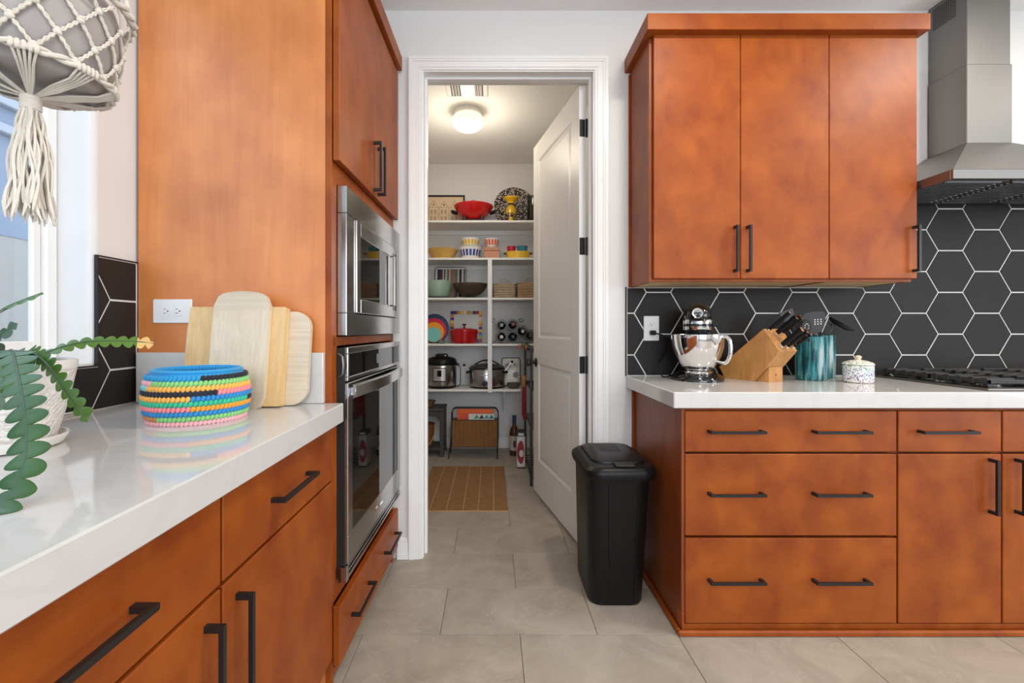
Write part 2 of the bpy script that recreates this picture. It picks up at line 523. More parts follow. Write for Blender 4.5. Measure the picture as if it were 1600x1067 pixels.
# ---- kitchen window
win = thing('window_1', 'white framed kitchen window behind the potted plant', 'window', (WL - .12, .43, WZ0), kind='structure')
m = MB(); X0, X1 = WL - .135, WL - .098
m.box(X0, X1, WY1 - .034, WY1, WZ0, WZ1, .004); m.box(X0, X1, WY0, WY0 + .04, WZ0, WZ1, .004)
m.box(X0, X1, WY0 + .04, WY1 - .034, WZ0, WZ0 + .035, .004); m.box(X0, X1, WY0 + .04, WY1 - .034, WZ1 - .04, WZ1, .004)
m.build('window_frame', M['trim'], win)
m = MB(); X2, X3 = WL - .128, WL - .112
m.box(X2, X3, WY1 - .058, WY1 - .034, WZ0 + .035, WZ1 - .04, .003); m.box(X2, X3, WY0 + .04, WY0 + .075, WZ0 + .035, WZ1 - .04, .003)
m.box(X2, X3, WY0 + .075, WY1 - .058, WZ0 + .035, WZ0 + .065, .003); m.box(X2, X3, WY0 + .075, WY1 - .058, WZ1 - .075, WZ1 - .04, .003)
m.build('sash', M['trim'], win)
bx('pane', M['pane'], win, WL - .122, WL - .118, WY0 + .07, WY1 - .052, WZ0 + .06, WZ1 - .07)
# black metal edge strips between plaster and tile
m = MB(); m.box(WL, WL + .010, WY1 + .006, WY1 + .010, WZ0 - .010, 1.362); m.box(WL, WL + .010, -.6, WY1 + .006, WZ0 - .010, WZ0 - .006)
m.box(WL, WL + .010, WY1 + .01, 1.46, 1.358, 1.362)
m.build('edge_strip', M['black'], wall_left)

# ---- outdoors beyond the kitchen window: neighbouring stucco wall under its eave
M['stucco'] = plain('beige_stucco', (.40, .365, .32), .9, bump=.5, bscale=90, var=.06)
M['sky_tint'] = plain('wall_sky_tint', (.26, .30, .36), .8)  # bluish sky reflection painted into the upper wall colour
M['fascia'] = plain('white_fascia', (.40, .42, .45), .6)
nb = thing('neighbour_house', 'pale stucco house seen through the kitchen window', 'house', (-5.6, 3, 0))
bx('stucco_wall', M['stucco'], nb, -6.2, -5.5, -6, 12, -.2, 2.2)
bx('sky_tinted_wall', M['sky_tint'], nb, -6.2, -5.49, -6, 12, 2.2, 4.6)
for z0 in (3.33, 3.64):
    bx('eave_board', M['fascia'], nb, -5.49, -5.40, -6, 12, z0, z0 + .10, .01)
gr = bx('ground', plain('gravel', (.50, .44, .37), .9, var=.2, vscale=20), None, -9, -1.3, -5, 10, -.3, -.2)
tag(gr, 'gravel yard outside the kitchen window', 'ground', kind='structure')

# ---- baseboards and door trim
tr = thing('trim_1', 'white moulded casing around the pantry doorway', 'door casing', (.08, WB, 0), kind='structure')
def casing(x0, x1, z0, z1, vert, inner):
    # stepped casing profile, inner edge thinner
    m = MB()
    if vert:
        s = 1 if inner > (x0 + x1) / 2 else -1
        xi, xo = (x1, x0) if s > 0 else (x0, x1)
        for a, b, d in ((0, .012, .010), (.012, .040, .013), (.040, .050, .016), (.050, .066, .018)):
            m.box(xi - s * a, xi - s * b, WB - d, WB, z0, z1 + a, .0008)
    else:
        for a, b, d in ((0, .012, .010), (.012, .040, .013), (.040, .050, .016), (.050, .066, .018)):
            m.box(x0 - b, x1 + b, WB - d, WB, z0 + a, z0 + b, .0008)
    return m
casing(OX0 - .072, OX0 - .006, .0, OZ + .006, True, 0).build('casing_side', M['trim'], tr)
casing(OX1 + .006, OX1 + .072, .0, OZ + .006, True, 0).build('casing_side', M['trim'], tr)
casing(OX0 - .006, OX1 + .006, OZ + .006, 0, False, 0).build('casing_head', M['trim'], tr)
jy1 = WB + .125
bx('jamb', M['trim'], tr, OX0 - .02, OX0, WB - .002, jy1, 0, OZ)
bx('jamb', M['trim'], tr, OX1, OX1 + .02, WB - .002, jy1, 0, OZ)
bx('jamb_head', M['trim'], tr, OX0 - .02, OX1 + .02, WB - .002, jy1, OZ, OZ + .02)
sy0, sy1 = WB + .045, WB + .080
bx('door_stop', M['trim'], tr, OX0, OX0 + .012, sy0, sy1, 0, OZ - .012, .002)
bx('door_stop', M['trim'], tr, OX1 - .012, OX1, sy0, sy1, 0, OZ - .012, .002)
bx('door_stop', M['trim'], tr, OX0, OX1, sy0, sy1, OZ - .012, OZ, .002)
m = MB(); m.box(-.475, OX0 - .074, WB - .014, WB, 0, .085, .002); m.box(-.475, OX0 - .074, WB - .010, WB, .085, .105, .003); m.box(-.475, OX0 - .074, WB - .018, WB - .014, 0, .03, .002)
tag(m.build('baseboard_left', M['trim']), 'short white baseboard between oven cabinet and doorway', 'baseboard', kind='structure')
m = MB(); m.box(OX1 + .074, .700, WB - .014, WB, 0, .085, .002); m.box(OX1 + .074, .700, WB - .010, WB, .085, .105, .003)
tag(m.build('baseboard_right', M['trim']), 'short white baseboard behind the trash can', 'baseboard', kind='structure')
m = MB(); m.box(-.9, .68, PB - .014, PB, 0, .085, .002); m.box(-.9, .68, PB - .010, PB, .085, .105, .003)
tag(m.build('baseboard_pantry', M['trim']), 'white baseboard along the pantry back wall', 'baseboard', kind='structure')

# ---- hexagonal backsplash tiles
HP, HF = .1824, .2085
HD = HP / .75
def clip_poly(poly, x0, x1, z0, z1):
    for ax, lim, sg in ((0, x0, 1), (0, x1, -1), (1, z0, 1), (1, z1, -1)):
        out = []
        for i in range(len(poly)):
            a, b = poly[i], poly[(i + 1) % len(poly)]
            da, db = (a[ax] - lim) * sg, (b[ax] - lim) * sg
            if da >= 0: out.append(a)
            if (da >= 0) != (db >= 0):
                t = da / (da - db)
                out.append((a[0] + (b[0] - a[0]) * t, a[1] + (b[1] - a[1]) * t))
        poly = out
        if len(poly) < 3: return []
    return poly
def hexes(parent, c0, regions, org, u, wdir, bounds):
    gap = .0062
    full = None
    k = 1 - gap / HF
    shape = [(HD / 2 * k, 0), (HD / 4 * k, HF / 2 * k), (-HD / 4 * k, HF / 2 * k), (-HD / 2 * k, 0), (-HD / 4 * k, -HF / 2 * k), (HD / 4 * k, -HF / 2 * k)]
    i0, i1, j0, j1 = bounds
    for i in range(i0, i1):
        for j in range(j0, j1):
            cx = c0[0] + i * HP
            cz = c0[1] + j * HF + (HF / 2 if i % 2 else 0)
            for (x0, x1, z0, z1) in regions:
                pl = clip_poly([(cx + a, cz + b) for a, b in shape], x0, x1, z0, z1)
                if not pl: continue
                ar = abs(sum(pl[q][0] * pl[(q + 1) % len(pl)][1] - pl[(q + 1) % len(pl)][0] * pl[q][1] for q in range(len(pl)))) / 2
                if ar < 8e-5: continue
                whole = all(abs(a[0] - cx - b[0]) < 1e-6 and abs(a[1] - cz - b[1]) < 1e-6 for a, b in zip(pl, [(s[0], s[1]) for s in shape])) and len(pl) == 6
                if whole and full is not None:
                    o = full.copy(); COL.objects.link(o); o.parent = parent
                else:
                    m = MB().prism([(a - cx, b - cz) for a, b in pl], (0, 0, 0), u, (0, 0, 1), wdir, .0045, .0010 if whole else 0)
                    o = m.build('hexagon_tile', M['hex'], parent, local=True, smooth=0)
                    if whole: full = o
                o.location = Vector(org) + Vector(u) * cx + Vector((0, 0, cz)) - ORG[parent.name]
m = MB()
m.box(.672, 3.6, WB - .0055, WB, CT, 1.355); m.box(1.85, 3.6, WB - .0055, WB, 1.355, 1.80)
bs = m.build('backsplash', M['grout'], wall_back)
hexes(bs, (.8309, 1.2269), [(.676, 1.85, CT + .004, 1.352), (1.85, 3.0, CT + .004, 1.80)], (0, WB - .0035, 0), (1, 0, 0), (0, -1, 0), (-2, 13, -3, 5))
bx('edge_strip', M['black'], wall_back, .666, .672, WB - .009, WB, CT, 1.358)
m = MB()
m.box(WL, WL + .0055, WY1 + .010, 1.46, CT, 1.358); m.box(WL, WL + .0055, -.6, WY1 + .010, CT, WZ0 - .010)
bs2 = m.build('backsplash', M['grout'], wall_left)
hexes(bs2, (1.2344, 1.2346), [(WY1 + .0125, 1.452, CT + .004, 1.355), (-.6, WY1 + .0125, CT + .004, WZ0 - .0125)], (WL + .0035, 0, 0), (0, 1, 0), (1, 0, 0), (-11, 3, -3, 3))

# ================================================================ kitchen cabinets
def handle(parent, p, axis, out, L=.205, name='handle'):
    """square bar pull; p = centre on the face, axis = run direction, out = outward normal"""
    p, a, o = Vector(p), Vector(axis), Vector(out)
    s = a.cross(o)
    m = MB()
    def blk(c, la, lo, ls):
        vs = []
        for i in (-1, 1):
            for j in (-1, 1):
                for k in (-1, 1):
                    vs.append(c + a * la * i + o * lo * j + s * ls * k)
        m.add(vs, [(0, 1, 3, 2), (4, 6, 7, 5), (0, 4, 5, 1), (2, 3, 7, 6), (0, 2, 6, 4), (1, 5, 7, 3)])
    blk(p + o * .030, L / 2, .0045, .005)
    for sg in (-1, 1): blk(p + a * sg * (L / 2 - .006) + o * .0128, .006, .0128, .005)
    return m.build(name, M['black'], parent, smooth=0)

# ---- right base cabinets (face towards the viewer)
FY = 1.705                 # face of the drawer fronts
FB = .020
def base_unit(name, label, x0, x1, fronts, side=False):
    t = thing(name, label, 'cabinet', ((x0 + x1) / 2, 1.98, 0))
    m = MB()
    m.box(x0, x0 + .018, FY + FB + .003, WB - .012, .04, .853); m.box(x1 - .018, x1, FY + FB + .003, WB - .012, .04, .853)
    m.box(x0 + .018, x1 - .018, FY + FB + .04, WB - .012, .04, .058); m.box(x0 + .018, x1 - .018, WB - .02, WB - .012, .058, .853)
    m.box(x0, x1, FY + .008, FY + .020, 0, .0395)
    for zz in (.365, .68): m.box(x0 + .018, x1 - .018, FY + FB + .003, FY + FB + .03, zz, zz + .01)
    m.box(x0 + .018, x1 - .018, FY + FB + .003, FY + FB + .03, .84, .853)
    m.build('carcass', M['cherry'], t)
    for kind, a, b, z0, z1, hs in fronts:
        d = bx(kind, M['cherry'], t, a, b, FY, FY + FB, z0, z1, .002)
        for (hx, hz, ax) in hs: handle(d, (hx, FY, hz), ax, (0, -1, 0))
    return t
XA, ZA = (1, 0, 0), (0, 0, 1)
c1 = base_unit('drawer_cabinet', 'cherry wood base cabinet of three wide drawers beside the trash can', .712, 1.519, [
    ('drawer', .7235, 1.516, .6885, .840, [(.908, .766, XA), (1.298, .766, XA)]),
    ('drawer', .7235, 1.516, .3735, .679, [(.908, .534, XA), (1.298, .534, XA)]),
    ('drawer', .7235, 1.516, .0455, .3635, [(.908, .210, XA), (1.298, .210, XA)])])
bx('end_panel', M['cherry_side'], c1, .7115, .7235, FY + .006, WB - .001, .0, .853, .001)
bx('scribe_strip', M['cherry'], c1, .6985, .7112, WB - .014, WB - .001, .0, .853, .001)
base_unit('door_cabinet', 'narrow cherry base cabinet under the cooktop with drawer over door', 1.519, 1.9105, [
    ('drawer', 1.5225, 1.908, .6885, .840, [(1.693, .766, XA)]),
    ('door', 1.5225, 1.908, .0455, .679, [(1.862, .562, ZA)])])
base_unit('door_cabinet', 'cherry base cabinet cut off by the right picture edge', 1.9105, 2.42, [
    ('drawer', 1.9145, 2.417, .6885, .840, [(2.165, .766, XA)]),
    ('door', 1.9145, 2.417, .0455, .679, [(1.96, .562, ZA)])])
base_unit('door_cabinet', 'cherry base cabinet beyond the cooktop outside the picture', 2.42, 3.2, [
    ('drawer', 2.424, 3.197, .6885, .840, [(2.81, .766, XA)]),
    ('door', 2.424, 3.197, .0455, .679, [(2.47, .562, ZA)])])
m = MB(); m.box(.694, 3.2, FY - .012, FY + .004, 0, .022, .005); m.box(.694, .7105, FY + .004, WB - .016, 0, .022, .005)
m.box(.709, .7165, FY - .006, FY + .05, .022, .085, .003)
tag(m.build('trim_2', M['cherry']), 'cherry shoe moulding along the base cabinets at floor', 'moulding', kind='structure')
# worktop, right
m = MB(); m.box(.672, 3.2, 1.684, WB - .006, .854, CT, .003)
tag(m.build('worktop', M['quartz']), 'white quartz worktop carrying the stand mixer and cooktop', 'worktop')

# ---- right wall cabinets
UY = 1.98
def wall_unit(name, label, x0, x1, doors):
    t = thing(name, label, 'cabinet', ((x0 + x1) / 2, 2.12, 1.355))
    m = MB()
    m.box(x0, x0 + .014, UY + .022, WB - .001, 1.355, 2.425); m.box(x1 - .014, x1, UY + .022, WB - .001, 1.355, 2.425)
    m.box(x0 + .014, x1 - .014, UY + .022, WB - .001, 2.407, 2.425); m.box(x0 + .014, x1 - .014, WB - .012, WB - .001, 1.372, 2.407)
    m.box(x0 + .014, x1 - .014, UY + .022, UY + .04, 1.355, 1.372)
    m.build('carcass', M['cherry'], t)
    bx('bottom_panel', M['ply'], t, x0 + .014, x1 - .014, UY + .04, WB - .001, 1.357, 1.372)
    for a, b, hx in doors:
        d = bx('door', M['cherry'], t, a, b, UY, UY + .020, 1.368, 2.436, .002)
        handle(d, (hx, UY, 1.495), ZA, (0, -1, 0), .200)
    return t
wall_unit('upper_cabinet', 'cherry wall cabinet with two doors over the stand mixer', .690, 1.466, [(.703, 1.0795, 1.0535), (1.0825, 1.4655, 1.1085)])
bx('scribe_strip', M['cherry'], bpy.data.objects['upper_cabinet'], .682, .6895, WB - .012, WB - .001, 1.355, 2.415)
wall_unit('upper_cabinet', 'single-door cherry wall cabinet next to the range hood', 1.466, 1.843, [(1.469, 1.8495, 1.832)])
m = MB(); m.box(.663, 1.873, 1.942, WB - .001, 2.427, 2.497, .002)
tag(m.build('crown_moulding', M['cherry']), 'flat cherry crown board on top of the wall cabinets right of the doorway', 'moulding')

# ---- left base cabinet (face towards +x)
LX = -.504
t = thing('drawer_cabinet', 'cherry base cabinet with two drawers over doors along the left worktop', 'cabinet', (-.82, .84, 0))
m = MB()
LB = LX - .023
m.box(WL + .02, LB, .235, .253, .1, .852); m.box(WL + .02, LB, 1.422, 1.44, .1, .852); m.box(WL + .02, LB, .838, .856, .1, .852)
m.box(WL + .02, WL + .03, .253, 1.422, .1, .852); m.box(WL + .03, LB, .253, 1.422, .1, .118)
m.box(LB - .03, LB, .253, 1.422, .84, .852); m.box(LB - .03, LB, .253, 1.422, .665, .675)
m.box(LB - .08, LB - .06, .235, 1.44, 0, .1)
m.build('carcass', M['cherry'], t)
for y0, y1, hy, dy in ((.243, .845, .541, .800), (.853, 1.437, 1.138, .898)):
    d = bx('drawer', M['cherry'], t, LX - .021, LX, y0, y1, .674, .842, .002)
    handle(d, (LX, hy, .757), (0, 1, 0), (1, 0, 0))
    d = bx('door', M['cherry'], t, LX - .021, LX, y0, y1, .11, .666, .002)
    handle(d, (LX, dy, .525), ZA, (1, 0, 0))
t = thing('drawer_cabinet', 'cherry base cabinet left of the viewer outside the picture', 'cabinet', (-.82, -.2, 0))
m = MB(); m.box(WL + .02, LB, -.7, .233, .1, .852); m.build('carcass', M['cherry'], t)
d = bx('door', M['cherry'], t, LX - .021, LX, -.69, .228, .11, .842, .002); handle(d, (LX, -.2, .757), (0, 1, 0), (1, 0, 0))
# worktop, left, with upstand against the tall cabinet
t = thing('worktop', 'glossy white quartz worktop under the window on the left', 'worktop', (-.8, .5, .854))
bx('slab', M['quartz'], t, WL + .0062, -.470, -.7, 1.4395, .854, CT, .003)

# ---- tall oven cabinet, standing slightly out of square with the wall
piv = Vector((-.485, 1.444, 0))
GXM = Matrix.Translation(piv) @ Matrix.Rotation(radians(-1.4), 4, 'Z') @ Matrix.Translation(-piv)
GX = GXM
up = bx('upstand', M['quartz'], t, -1.128, -.530, 1.424, 1.4425, CT + .0005, 1.0736, .002)
TF, TD_, TBK = -.510, -.485, -1.135      # frame face, door face, back
Y0, Y1 = 1.444, 2.254
t = thing('oven_cabinet', 'tall cherry cabinet housing microwave and oven beside the doorway', 'cabinet', (-.8, 1.85, 0))
bx('side_panel', M['cherry_panel_glare'], t, TBK, TF - .020, Y0, Y0 + .018, .0, 2.425)
bx('panel_edge', M['cherry'], t, TF - .020, TF, Y0, Y0 + .018, .0, 2.425, .001)
m = MB()
m.box(TBK, TF, Y1 - .018, Y1, 0, 2.425); m.box(TBK, TBK + .01, Y0 + .018, Y1 - .018, .05, 2.425)
for z0, z1 in ((.268, .325), (1.093, 1.122), (1.622, 1.70), (2.35, 2.425), (.03, .055)):
    m.box(TBK + .01, TF, Y0 + .018, Y1 - .018, z0, z1)
m.box(TF - .02, TF, Y0 + .018, Y0 + .046, .325, 1.622); m.box(TF - .02, TF, Y1 - .040, Y1 - .018, .325, 1.622)
m.box(TF - .09, TF - .07, Y0, Y1, 0, .05)
m.build('carcass', M['cherry'], t)
ym = 1.858
for a, b, hy in ((Y0 + .003, ym - .001, ym - .032), (ym + .001, Y1 - .004, ym + .030)):
    d = bx('door', M['cherry'], t, TF + .003, TD_, a, b, 1.685, 2.412, .002)
    handle(d, (TD_, hy, 1.80), ZA, (1, 0, 0), .200)
d = bx('drawer', M['cherry'], t, TF + .003, TD_, Y0 + .003, Y1 - .004, .075, .263, .002)
for hy in (1.657, 2.085): handle(d, (TD_, hy, .170), (0, 1, 0), (1, 0, 0))
bx('crown_board', M['cherry'], t, TBK, TD_ + .018, Y0 - .016, Y1 + .004, 2.427, 2.497, .002)

# ---- microwave with trim kit
AF = -.478                 # appliance face
t = thing('microwave', 'stainless built-in microwave above the wall oven', 'microwave', (-.7, 1.87, 1.124))
a0, a1, z0, z1 = 1.490, 2.247, 1.126, 1.619
m = MB()
m.box(TF + .001, AF, a0, a1, z1 - .090, z1, .002); m.box(TF + .001, AF, a0, a1, z0, z0 + .075, .002)
m.box(TF + .001, AF, a0, a0 + .085, z0 + .075, z1 - .090, .002); m.box(TF + .001, AF, a1 - .075, a1, z0 + .075, z1 - .090, .002)
m.build('trim_frame', M['steel'], t)
bx('body', M['slot'], t, -.95, TF - .002, a0 + .05, a1 - .05, 1.130, 1.60)
b0, b1, c0, c1_ = a0 + .088, a1 - .078, z0 + .078, z1 - .093
m = MB()
m.box(TF, AF + .006, b0, b0 + .045, c0, c1_, .002); m.box(TF, AF + .006, b1 - .14, b1, c0, c1_, .002)
m.box(TF, AF + .006, b0 + .045, b1 - .14, c0, c0 + .050, .002); m.box(TF, AF + .006, b0 + .045, b1 - .14, c1_ - .050, c1_, .002)
d = m.build('door', M['steel'], t)
bx('window_glass', M['dkglass'], d, TF, AF + .003, b0 + .045, b1 - .14, c0 + .050, c1_ - .050)
bx('control_panel', M['dkglass'], t, AF + .0062, AF + .0075, b1 - .075, b1 - .015, c0 + .03, c1_ - .03)
m = MB(); m.tube([(AF + .006, b1 - .105, c0 + .05), (AF + .022, b1 - .105, c0 + .05), (AF + .022, b1 - .105, c1_ - .05), (AF + .006, b1 - .105, c1_ - .05)], .005, 8)
m.build('handle', M['steel'], d)

# ---- wall oven
t = thing('built_in_oven', 'stainless built-in wall oven with dark glass door', 'oven', (-.7, 1.87, .325))
bx('body', M['slot'], t, -1.0, TF - .002, a0 + .03, a1 - .03, .330, 1.085)
bx('side_trim', M['slot'], t, TF + .001, AF - .006, a0 - .002, a0 + .020, .335, 1.085)
bx('backing_plate', M['slot'], t, TF + .001, AF - .012, a0 + .021, a1, .385, 1.086)
m = MB()                  # control panel with frame
m.box(AF - .010, AF + .004, a0 + .002, a1 - .002, 1.066, 1.088, .002); m.box(AF - .010, AF + .004, a0 + .002, a1 - .002, .976, .990, .002)
m.box(AF - .010, AF + .004, a0 + .002, a0 + .022, .990, 1.066, .002); m.box(AF - .010, AF + .004, a1 - .022, a1 - .002, .990, 1.066, .002)
cp = m.build('control_panel', M['steel'], t)
bx('display_glass', M['dkglass'], cp, AF - .010, AF + .001, a0 + .022, a1 - .022, .990, 1.066)
bx('screen', plain('oven_screen', (.10, .12, .14), .2), cp, AF + .0012, AF + .0018, 1.84, 1.91, 1.010, 1.048)
m = MB()
g0, g1, gz0, gz1 = a0 + .050, a1 - .060, .470, .930
m.box(AF - .010, AF + .004, a0 + .002, a1 - .002, gz1, .970, .002); m.box(AF - .010, AF + .004, a0 + .002, a1 - .002, .375, gz0, .002)
m.box(AF - .010, AF + .004, a0 + .002, g0, gz0, gz1, .002); m.box(AF - .010, AF + .004, g1, a1 - .002, gz0, gz1, .002)
d = m.build('door', M['steel'], t)
bx('window_glass', M['dkglass'], d, AF - .010, AF + .0025, g0, g1, gz0, gz1)
m = MB(); rings = []
for i in range(17):
    s = i / 16
    y = a0 + .030 + s * (a1 - a0 - .060)
    bow = .022 + .018 * sin(pi * s)
    rings.append([(AF + bow - .010, y, .915), (AF + bow, y, .920), (AF + bow, y, .958), (AF + bow - .010, y, .963)])
m.loft(rings)
for y in (a0 + .040, a1 - .040): m.box(AF + .003, AF + .022, y - .012, y + .012, .925, .953, .002)
m.build('handle', M['steel'], d, smooth=40)
tx = text_mb('Whirlpool', .026).xf(Matrix.Translation((AF + .0045, 1.87, .425)) @ Matrix.Rotation(pi / 2, 4, 'Z') @ Matrix.Rotation(pi / 2, 4, 'X'))
tx.build('emblem', M['chrome'], d, smooth=0)
m = MB()
for k in range(3): m.box(AF - .024, AF + .006 - .002 * k, a0 + .004, a1 - .002, .333 + k * .014, .333 + k * .014 + .009, .002)
m.build('vent_grille', M['steel'], t)
bx('end_bracket', M['steel'], t, AF - .022, AF + .006, a0 - .016, a0 + .004, .325, .374, .001)
m = MB(); m.tube([(AF - .024, a0 - .006, .990), (AF - .010, a0 - .009, 1.0), (AF - .007, a0 - .010, 1.03), (AF - .010, a0 - .009, 1.058), (AF - .024, a0 - .006, 1.068)], .004, 8)
m.build('side_clip', M['steel_dk'], t)

# ---- outlet in the side panel
def outlet(name, label, org, u, v, w, width, height, horiz):
    t = thing(name, label, 'outlet', org)
    o, u, v, w = Vector(org), Vector(u), Vector(v), Vector(w)
    m = MB().prism([(a - width / 2, b - height / 2) for a, b in rr(0, width, 0, height, .004, 3)], o, u, v, w, .006, .002)
    m.build('cover_plate', M['white_pl'], t, smooth=0)
    long_ = u if horiz else v
    shrt = v if horiz else u
    for s in (-1, 1):
        c = o + long_ * s * .0195 + w * .006
        n = 20
        pl = [(.0168 * cos(2 * pi * k / n), max(-.0135, min(.0135, .0168 * sin(2 * pi * k / n)))) for k in range(n)]
        sk = MB().prism(pl, c, shrt, long_, w, .0018).build('socket', M['white_pl'], t, smooth=0)
        mm = MB()
        for q in (-1, 1):
            mm.prism([(-.0008, -.0040), (.0008, -.0040), (.0008, .0040), (-.0008, .0040)], c + w * .0018 + shrt * q * .0062 + long_ * .003, shrt, long_, w, .0004)
        mm.prism([(.0023 * cos(2 * pi * k / 10), .0023 * sin(2 * pi * k / 10)) for k in range(10)], c + w * .0018 - long_ * .0065, shrt, long_, w, .0004)
        mm.build('slots', M['slot'], sk, smooth=0)
    MB().lathe([(.003, 0), (.003, .0012), (0, .0016)], (0, 0, 0), 10).xf(Matrix.Translation(o + w * .006) @ w.to_track_quat('Z', 'Y').to_matrix().to_4x4()).build('screw', M['white_pl'], t)
    return t
outlet('power_outlet', 'white duplex outlet lying sideways in the cherry side panel', (PX(266.5, Y0), Y0 - .0005, PZ(486, Y0)), (-1, 0, 0), (0, 0, 1), (0, -1, 0), .126, .076, True)
GX = None
outlet('power_outlet', 'white duplex outlet in the black tiles with black plug', (PX(1016.5, WB), WB - .0082, PZ(513, WB)), (1, 0, 0), (0, 0, 1), (0, -1, 0), .076, .123, False)

# ================================================================ pantry door, open inwards
hx_, hy_ = OX1 - .004, WB + .122
ang = radians(11.2)
DL, DT, DH = .845, .036, 2.415
# local frame: a runs from hinge to free edge, n points to the visible (left) face
a_ = Vector((-sin(ang), cos(ang), 0)); n_ = Vector((-cos(ang), -sin(ang), 0))
do = Vector((hx_ - .010, hy_, .012))
door = thing('door_1', 'white two-panel pantry door standing open', 'door', tuple(do), kind='structure')
DM = Matrix(((a_.x, n_.x, 0, do.x), (a_.y, n_.y, 0, do.y), (0, 0, 1, do.z), (0, 0, 0, 1)))
m = MB()
st = .115
p1, p2 = (.235, .900), (1.075, DH - .125)      # panel heights
m.box(0, st, 0, DT, 0, DH); m.box(DL - st, DL, 0, DT, 0, DH)
for z0, z1 in ((0, p1[0]), (p1[1], p2[0]), (p2[1], DH)): m.box(st, DL - st, 0, DT, z0, z1)
m.xf(DM).build('frame', M['doorw'], door)
for z0, z1 in (p1, p2):
    m = MB()
    for f0, f1 in ((DT, 1), (0, -1)):
        def ring(i, d): return [Vector((st + i, f0 - f1 * d, z0 + i)), Vector((DL - st - i, f0 - f1 * d, z0 + i)), Vector((DL - st - i, f0 - f1 * d, z1 - i)), Vector((st + i, f0 - f1 * d, z1 - i))]
        m.loft([ring(-.002, .0), ring(.006, .003), ring(.014, .009), ring(.022, .009), ring(.034, .0045), ring(.05, .004)], cap=False)
        r5 = ring(.05, .004); m.add(r5, [(0, 1, 2, 3)])
    m.xf(DM).build('panel', M['doorw'], door, smooth=25)
for zc in (PZ(201, 2.405), PZ(385, 2.405), PZ(570, 2.405), PZ(755, 2.405)):
    h = MB().box(-.0022, .0, .004, DT - .002, zc - .045 - do.z, zc + .045 - do.z, .0005)
    h.tube([(-.004, -.004, zc - .047 - do.z), (-.004, -.004, zc + .047 - do.z)], .0065, 10)
    h.box(-.003, .001, -.022, -.008, zc - .045 - do.z, zc + .045 - do.z, .0005)
    h.xf(DM).build('hinge', M['black'], door)
for s, f in ((1, DT), (-1, 0)):
    k = MB().lathe([(.031, 0), (.031, .006), (.012, .010), (.011, .038), (.022, .044), (.028, .056), (.026, .066), (.014, .071), (0, .072)], (0, 0, 0), 24)
    k.xf(DM @ Matrix.Translation((DL - .065, f, .905)) @ Matrix.Rotation(-s * pi / 2, 4, 'X')).build('knob', M['black'], door)
MB().box(DL, DL + .001, .006, DT - .006, .88, .94).xf(DM).build('latch_plate', M['black'], door)

# ================================================================ range hood
t = thing('range_hood', 'stainless chimney range hood above the cooktop', 'range hood', (2.30, 2.05, 1.754))
hx0, hx1, hy0, hz = 1.858, 2.745, 1.833, 1.754
kx0, kx1, ky0, kz = 2.177, 2.385, 2.086, 2.000
B = WB - .0085
m = MB()
m.box(hx0, hx1, hy0, hy0 + .012, hz, hz + .038, .001); m.box(hx0, hx0 + .012, hy0 + .012, B, hz, hz + .038, .001); m.box(hx1 - .012, hx1, hy0 + .012, B, hz, hz + .038, .001)
m.build('rim', M['steelx'], t)
m = MB()
lo = [(hx0, hy0, hz + .0385), (hx1, hy0, hz + .0385), (hx1, B, hz + .0385), (hx0, B, hz + .0385)]
hi = [(kx0 - .003, ky0 - .003, kz), (kx1 + .003, ky0 - .003, kz), (kx1 + .003, B, kz), (kx0 - .003, B, kz)]
m.loft([lo, hi])
m.build('canopy', M['steelx'], t, smooth=0)
fl_ = MB()
for i in range(3):
    w_ = (hx1 - hx0 - .05) / 3
    x = hx0 + .02 + i * (w_ + .005)
    q = MB().box(x, x + w_, hy0 + .06, B - .03, hz + .010, hz + .020, .002)
    for k in range(14): q.box(x + .02, x + w_ - .02, hy0 + .075 + k * .023, hy0 + .088 + k * .023, hz + .007, hz + .010)
    q.build('filter', M['steel_dk'], t)
bx('under_plate', M['steel_dk'], t, hx0 + .012, hx1 - .012, hy0 + .012, B, hz + .021, hz + .026)
bx('chimney_lower', M['steelx'], t, kx0, kx1, ky0, B, kz, PZ(100, ky0), .002)
ch = bx('chimney_upper', M['steelx'], t, kx0 + .004, kx1 - .004, ky0 + .004, B, PZ(100, ky0), CZ - .001, .002)
m = MB()
for i in range(12):
    for j in range(10):
        y = ky0 + .055 + i * .0095; z = 2.735 - .02 - j * .0105
        if j > 3 and i > 8: pass
        m.box(kx0 + .0032, kx0 + .0040, y, y + .0058, z, z + .0058)
m.build('vent_holes', M['slot'], ch, smooth=0, kind='stuff')

# ================================================================ cooktop
t = thing('gas_cooktop', 'black gas cooktop with steel rim set in the right worktop', 'cooktop', (2.32, 1.96, CT))
qx0, qx1, qy0, qy1 = 1.868, 2.772, 1.712, 2.225
m = MB(); m.box(qx0, qx1, qy0, qy1, CT + .0004, CT + .009, .003); m.build('rim_plate', M['steelx'], t)
bx('burner_plate', M['gloss_black'], t, qx0 + .016, qx1 - .016, qy0 + .016, qy1 - .016, CT + .009, CT + .0125, .002)
for bxx, byy, br in ((2.02, 1.86, .038), (2.02, 2.09, .046), (2.32, 2.03, .058), (2.62, 1.86, .046), (2.62, 2.09, .038)):
    b_ = MB().lathe([(br + .012, 0), (br + .012, .008), (br + .004, .014), (br + .004, .018)], (bxx, byy, CT + .0126), 24).build('burner', M['steel'], t)
    MB().lathe([(br, 0), (br, .006), (br - .006, .010), (0, .011)], (bxx, byy, CT + .0307), 24).build('burner_cap', M['iron'], b_)
for i in range(5):
    MB().lathe([(.020, 0), (.020, .004), (.016, .006), (.015, .026), (.012, .029), (0, .030)], (2.18 + i * .07, 1.765, CT + .0126), 20).build('knob', M['steel'], t)
